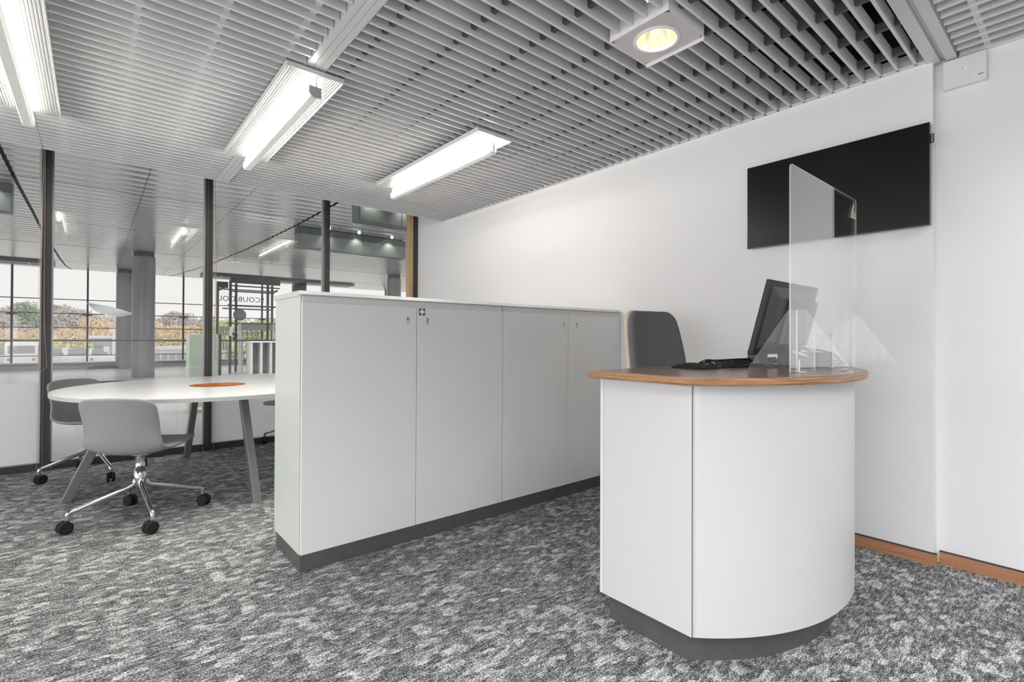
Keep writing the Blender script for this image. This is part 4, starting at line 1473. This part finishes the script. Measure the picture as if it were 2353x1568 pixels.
# round disc
MB().lathe([(0.0001, 0), (0.19, 0), (0.19, 0.03), (0.0001, 0.03)], 36, M=Matrix.Translation((-0.43, 0.1, 1.90)) @ Matrix.Rotation(R_(90), 4, 'X')).build('round_disc', M_KMID, ki)
for i in range(3):
    for z0, z1 in ((1.22, 1.52), (0.75, 1.08)):
        MB().box((-1.02 + i * 0.085, -0.02, z0), (-0.965 + i * 0.085, 0.02, z1)).build('display_strip', M_KMID, ki)
MB().box((-0.75, -0.04, 1.20), (-0.64, 0.0, 1.50)).build('notice_panel', M_WHITE, ki)
for z in (1.27, 1.13):
    MB().lathe([(0.0001, 0), (0.055, 0), (0.055, 0.03), (0.0001, 0.03)], 20, M=Matrix.Translation((-0.61, -0.05, z)) @ Matrix.Rotation(R_(90), 4, 'X')).build('round_disc', M_KIOSK, ki)
for i in range(4):
    MB().box((-0.28 + i * 0.15, 0.5, 0.0), (-0.24 + i * 0.15, 0.54, 1.40)).build('slat_post', M_KPALE, ki)
# the letters face away from the room: read from the back they are mirrored
FLIP = Matrix.Scale(-1, 4, (1, 0, 0)) @ Matrix.Rotation(R_(90), 4, 'X')
text_obj('sign_lettering', 'SCOUBIDOU', 0.235, M_LETTER, ki, Matrix.Translation((-0.42, -0.03, 2.33)) @ FLIP, 0.004, spacing=1.05)
text_obj('sign_lettering', 'MOBI', 0.20, M_LETTER, ki, Matrix.Translation((-0.12, -0.06, 1.22)) @ FLIP, 0.004, spacing=1.05)
text_obj('sign_lettering', 'SUBSCRIP', 0.11, M_LETTER, ki, Matrix.Translation((-0.10, -0.06, 1.08)) @ FLIP, 0.004, spacing=1.1)

# white sheet made up to stand in for a bright wedge-shaped patch
sp = [(-0.196, 23.7, 2.376), (0.436, 21.5, 2.162), (0.892, 18.15, 1.827), (0.54, 18.3, 1.732), (0.249, 20.0, 1.842), (-0.0, 22.0, 2.048)]
sl = MB().prism(sp, (0, 0, 0.02)).build('shade_sail', M_WEDGE)
tag(sl, 'white pointed sail strung between facade and the thick column', 'sail')

# =================================================================== OUTSIDE
GZ = -1.2
o = MB().box((-120, 24.6, GZ - 0.5), (160, 220, GZ)).build('ground', M_GROUND)
struct(o, 'pale asphalt forecourt outside the facade', 'ground')


def tree(x, y, h, r_, mt, kind, label, seed, zb=GZ, group='trees beyond the forecourt'):
    rnd = random.Random(seed)
    t = empty(kind, (x, y, zb))
    tag(t, label, 'tree', group)
    MB().tube([(0, 0, 0), (0.1, 0, h * 0.35), (0, 0, h * 0.6)], [r_ * 0.09, r_ * 0.07, r_ * 0.04], 7).build('trunk', M_BARK, t)
    mb = MB()
    blobs = []
    for i in range(11):
        a = rnd.uniform(0, 6.28)
        q = rnd.uniform(0, 0.6) * r_
        zz = h * rnd.uniform(0.42, 0.86)
        blobs.append((Vector((q * math.cos(a), q * math.sin(a), zz)), r_ * rnd.uniform(0.30, 0.50)))
    blobs.append((Vector((0, 0, h * 0.55)), r_ * 0.62))
    for c, br in blobs:
        for k in range(240):
            u = rnd.uniform(-1, 1)
            a = rnd.uniform(0, 6.28)
            q = math.sqrt(1 - u * u)
            d = Vector((q * math.cos(a), q * math.sin(a), u * 0.8))
            p = c + d * br * rnd.uniform(0.65, 1.05)
            s_ = br * rnd.uniform(0.06, 0.125)
            n_ = (d + Vector((rnd.uniform(-.6, .6), rnd.uniform(-.6, .6), rnd.uniform(-.6, .6)))).normalized()
            e1 = n_.orthogonal().normalized()
            e2 = n_.cross(e1)
            mb.add([p - e1 * s_ + n_ * s_ * .3, p + e2 * s_, p + e1 * s_ + n_ * s_ * .3, p - e2 * s_], [(0, 1, 2, 3)])
    mb.build('crown', mt, t)
    return t


def from_px(px, d):
    v = fwd * d + rgt * ((px - 1176.5) / FPX * d)
    return v.x, v.y


spec = []
sd = 1
# (px, distance, height above ground, radius, material, kind, label)
for px, d, h, r_, mt, kind, lab in (
        (45, 105, 10.4, 5.2, M_LGREEN, 'pine_tree', 'tall dark green pine at far left, highest crown of the skyline'),
        (82, 108, 10.0, 3.6, M_LGREEN, 'pine_tree', 'narrow green pine beside the tallest one'),
        (8, 100, 8.0, 5.0, M_LPINK, 'bare_tree', 'greyish pink tree at the left edge of the photo'),
        (110, 100, 8.8, 5.0, M_LGREEN, 'pine_tree', 'green pine right beside the left mullion'),
        (140, 104, 9.0, 5.2, M_LPINK, 'bare_tree', 'greyish pink tree just right of the left mullion'),
        (170, 100, 8.3, 5.4, M_LPINK, 'bare_tree', 'greyish pink tree above the round orange crown'),
        (205, 106, 8.0, 5.0, M_LPINK, 'bare_tree', 'greyish pink tree behind the white sail'),
        (245, 104, 7.4, 5.0, M_LPINK, 'bare_tree', 'greyish pink tree left of the thin column'),
        (385, 100, 8.2, 4.2, M_LPINK, 'bare_tree', 'pinkish tree right of the thick column, top of the hill'),
        (412, 104, 7.6, 5.0, M_LPINK, 'bare_tree', 'pinkish tree beside the facade mullion right of the column'),
        (450, 100, 7.2, 5.0, M_LPINK, 'bare_tree', 'pinkish tree left of the second partition mullion'),
        (60, 78, 4.2, 4.2, M_LPINK, 'bare_tree', 'greyish pink tree low on the hill below the pines'),
        (25, 60, 2.7, 2.9, M_LORANGE, 'autumn_tree', 'pale orange tree at the left edge of the photo'),
        (75, 58, 3.0, 2.7, M_LORANGE, 'autumn_tree', 'orange tree left of the left mullion'),
        (150, 58, 3.4, 3.0, M_LORANGE, 'autumn_tree', 'large round orange tree right of the left mullion'),
        (190, 62, 2.7, 2.6, M_LORANGE, 'autumn_tree', 'orange tree right of the large round one'),
        (228, 56, 4.7, 3.2, M_LORANGE, 'autumn_tree', 'tallest orange tree, left of the thin column'),
        (262, 58, 4.0, 2.8, M_LORANGE, 'autumn_tree', 'orange tree partly behind the thin column'),
        (370, 60, 3.8, 3.0, M_LORANGE, 'autumn_tree', 'orange tree right of the thick column'),
        (405, 58, 3.6, 2.8, M_LORANGE, 'autumn_tree', 'orange tree below the pinkish hill trees'),
        (440, 60, 3.4, 2.9, M_LORANGE, 'autumn_tree', 'orange tree above the pale green cupboard'),
        (470, 64, 3.3, 2.9, M_LORANGE, 'autumn_tree', 'orange tree behind the second mullion'),
        (505, 52, 4.6, 3.0, M_LHEDGE, 'green_tree', 'yellow-green tree left of the kiosk'),
        (545, 50, 3.9, 2.9, M_LHEDGE, 'green_tree', 'yellow-green tree behind the kiosk lettering'),
        (590, 50, 4.6, 3.1, M_LHEDGE, 'green_tree', 'green tree behind the kiosk doorway'),
        (630, 50, 4.3, 3.0, M_LHEDGE, 'green_tree', 'green tree by the cabinet edge'),
        (-40, 62, 4.0, 3.4, M_LORANGE, 'autumn_tree', 'orange tree outside the left of the photo')):
    # stagger the rows in depth so that the crowns stand clear of each other
    k_ = 1 + (0, 0.11, 0.22)[sd % 3] * (1.0 if d > 70 else 0.8)
    x, y = from_px(px, d * k_)
    tree(x, y, (h + GZ - 1.17) * k_ + 1.17 - GZ if h + GZ > 1.17 else h, r_ * (0.88 if d > 70 else 0.85), mt, kind, lab, sd)
    sd += 1


def hedge(px0, px1, d, h, label, seed):
    rnd = random.Random(seed)
    xa, ya = from_px(px0, d)
    xb, yb = from_px(px1, d)
    mb = MB()
    L = math.hypot(xb - xa, yb - ya)
    n_ = int(L * 60)
    for i in range(n_):
        t_ = rnd.random()
        p = Vector((xa + (xb - xa) * t_ - (xa + xb) / 2, ya + (yb - ya) * t_ - (ya + yb) / 2 + rnd.uniform(-0.5, 0.5), rnd.uniform(0.0, h) * (0.85 + 0.15 * math.sin(t_ * 40))))
        s_ = rnd.uniform(0.12, 0.26)
        nn_ = Vector((rnd.uniform(-1, 1), rnd.uniform(-1, 0.3), rnd.uniform(-0.2, 1))).normalized()
        e1 = nn_.orthogonal().normalized()
        e2 = nn_.cross(e1)
        mb.add([p - e1 * s_, p + e2 * s_, p + e1 * s_, p - e2 * s_], [(0, 1, 2, 3)])
    o = mb.build('hedge', M_LHEDGE, loc=((xa + xb) / 2, (ya + yb) / 2, GZ))
    tag(o, label, 'hedge', kind='stuff')


hedge(-60, 300, 46, 2.3, 'long yellow-green hedge outside, left of the columns', 3)
hedge(350, 500, 48, 1.7, 'green hedge outside, right of the thick column', 4)
hedge(490, 680, 40, 2.4, 'bright green hedge behind the kiosk', 5)

# wooded slope under the hill trees
xa, ya = from_px(150, 112)
sl_ = MB()
vs, fs = [], []
for i in range(21):
    for j in range(7):
        px = -260 + i * 62
        d = 82 + j * 8
        x, y = from_px(px, d)
        hgt = (0.2 + 3.4 * (j / 6) ** 0.7) * (0.55 + 0.45 * math.exp(-((px - 60) / 170.0) ** 2)) + 0.25 * math.sin(i * 1.7 + j)
        vs.append((x, y, GZ + hgt))
for i in range(20):
    for j in range(6):
        a = i * 7 + j
        fs.append((a, a + 7, a + 8, a + 1))
sl_.add(vs, fs, 0, True)
o = sl_.build('hillside', M_LPINK)
struct(o, 'wooded hillside beyond the forecourt', 'hill')


# parked cars
def car(px, d, ang, label, van=False):
    x, y = from_px(px, d)
    r = empty('parked_car', (x, y, GZ), ang)
    tag(r, label, 'car', 'white cars parked outside')
    if van:
        pf = [(-2.2, 0.3), (-2.2, 1.7), (-1.9, 1.95), (1.0, 1.95), (1.6, 1.2), (2.2, 1.05), (2.25, 0.3)]
    else:
        pf = [(-2.1, 0.3), (-2.1, 0.9), (-1.6, 1.0), (-1.0, 1.42), (0.5, 1.45), (1.1, 0.98), (2.0, 0.85), (2.1, 0.3)]
    MB().prism([(a, -0.85, z) for a, z in pf], (0, 1.7, 0)).build('body', M_CAR, r, bevel=0.06)
    g0 = [(-1.45, 1.02), (-0.95, 1.36), (0.45, 1.38), (0.95, 1.02)] if not van else [(-1.8, 1.2), (-1.8, 1.75), (0.9, 1.75), (1.4, 1.2)]
    MB().prism([(a, -0.87, z) for a, z in g0], (0, 1.74, 0)).build('side_window', M_CARG, r)
    if van:
        MB().box((-2.23, -0.68, 1.15), (-2.20, 0.68, 1.68)).build('rear_window', M_CARG, r)
    else:
        MB().prism([(-1.58, -0.68, 1.04), (-1.04, -0.62, 1.43), (-1.04, 0.62, 1.43), (-1.58, 0.68, 1.04)], (-0.03, 0, 0.04)).build('rear_window', M_CARG, r)
    for wy in (-0.72, 0.56):
        MB().box((-2.24 if van else -2.13, wy, 0.62), (-2.18 if van else -2.08, wy + 0.16, 0.80)).build('tail_lamp', M_CARG, r)
    for wx in (-1.35, 1.35):
        for wy in (-0.86, 0.68):
            MB().lathe([(0.0001, 0), (0.32, 0), (0.32, 0.18), (0.0001, 0.18)], 18, M=Matrix.Translation((wx, wy + 0.18, 0.32)) @ Matrix.Rotation(R_(90), 4, 'X')).build('wheel', M_RUBBER, r)


for px, d, ang, lab, van in ((4, 37, 1.60, 'white car at the left edge of the photo, outside', False), (60, 37, 1.54, 'white van just left of the left mullion, outside', True),
                             (128, 38, 1.57, 'first white car right of the left mullion, outside', False), (184, 38, 1.55, 'middle white car between left mullion and thin column', False),
                             (240, 38, 1.53, 'white car nearest the thin column, outside', False)):
    car(px, d, ang, lab, van)


# small buildings and street furniture outside
def bld(px0, px1, d, h, label, windows, mt=M_BLDG):
    xa, ya = from_px(px0, d)
    xb, yb = from_px(px1, d)
    L = math.hypot(xb - xa, yb - ya)
    r = empty('outbuilding', ((xa + xb) / 2, (ya + yb) / 2, GZ), math.atan2(yb - ya, xb - xa))
    tag(r, label, 'building')
    MB().box((-L / 2, 0, 0), (L / 2, 4, h)).build('wall_block', mt, r)
    MB().box((-L / 2 - 0.2, -0.3, h), (L / 2 + 0.2, 4.2, h + 0.25)).build('flat_roof', M_WHITE, r)
    for i in range(windows):
        x = -L / 2 + (i + 0.5) * L / windows
        MB().box((x - L / windows * 0.36, -0.04, h * 0.35), (x + L / windows * 0.36, 0.0, h * 0.72)).build('window', M_CARG if mt is M_BLDGD else M_BLDGD, r)


bld(214, 238, 42, 2.2, 'small pale box building outside, left of the thin column', 1, M_BLDGD)
bld(352, 440, 42, 1.3, 'long low white canopy building right of the thick column', 5)
bld(455, 490, 38, 1.6, 'low white building behind the second mullion', 3)


def pole(px, d, h, label, w_=0.07, heads=0):
    x, y = from_px(px, d)
    r = empty('lamp_post', (x, y, GZ))
    tag(r, label, 'lamp post')
    MB().tube([(0, 0, 0), (0, 0, h)], w_, 8).build('shaft', M_WHITE, r)
    MB().box((-0.25, -0.1, h - 0.35), (0.05, 0.1, h)).build('head', M_WHITE, r)
    if heads:
        for k in range(3):
            MB().tube([(0.18 * (k + 1), 0, 0), (0.18 * (k + 1), 0, h - 0.4 * k)], 0.03, 6).build('mast', M_WHITE, r)


pole(262, 33, 3.0, 'white lamp mast beside the thin column', 0.09, 1)
pole(154, 34, 1.6, 'short white sign post right of the left mullion', 0.05)
pole(250, 33, 1.7, 'short white post left of the lamp mast', 0.05)
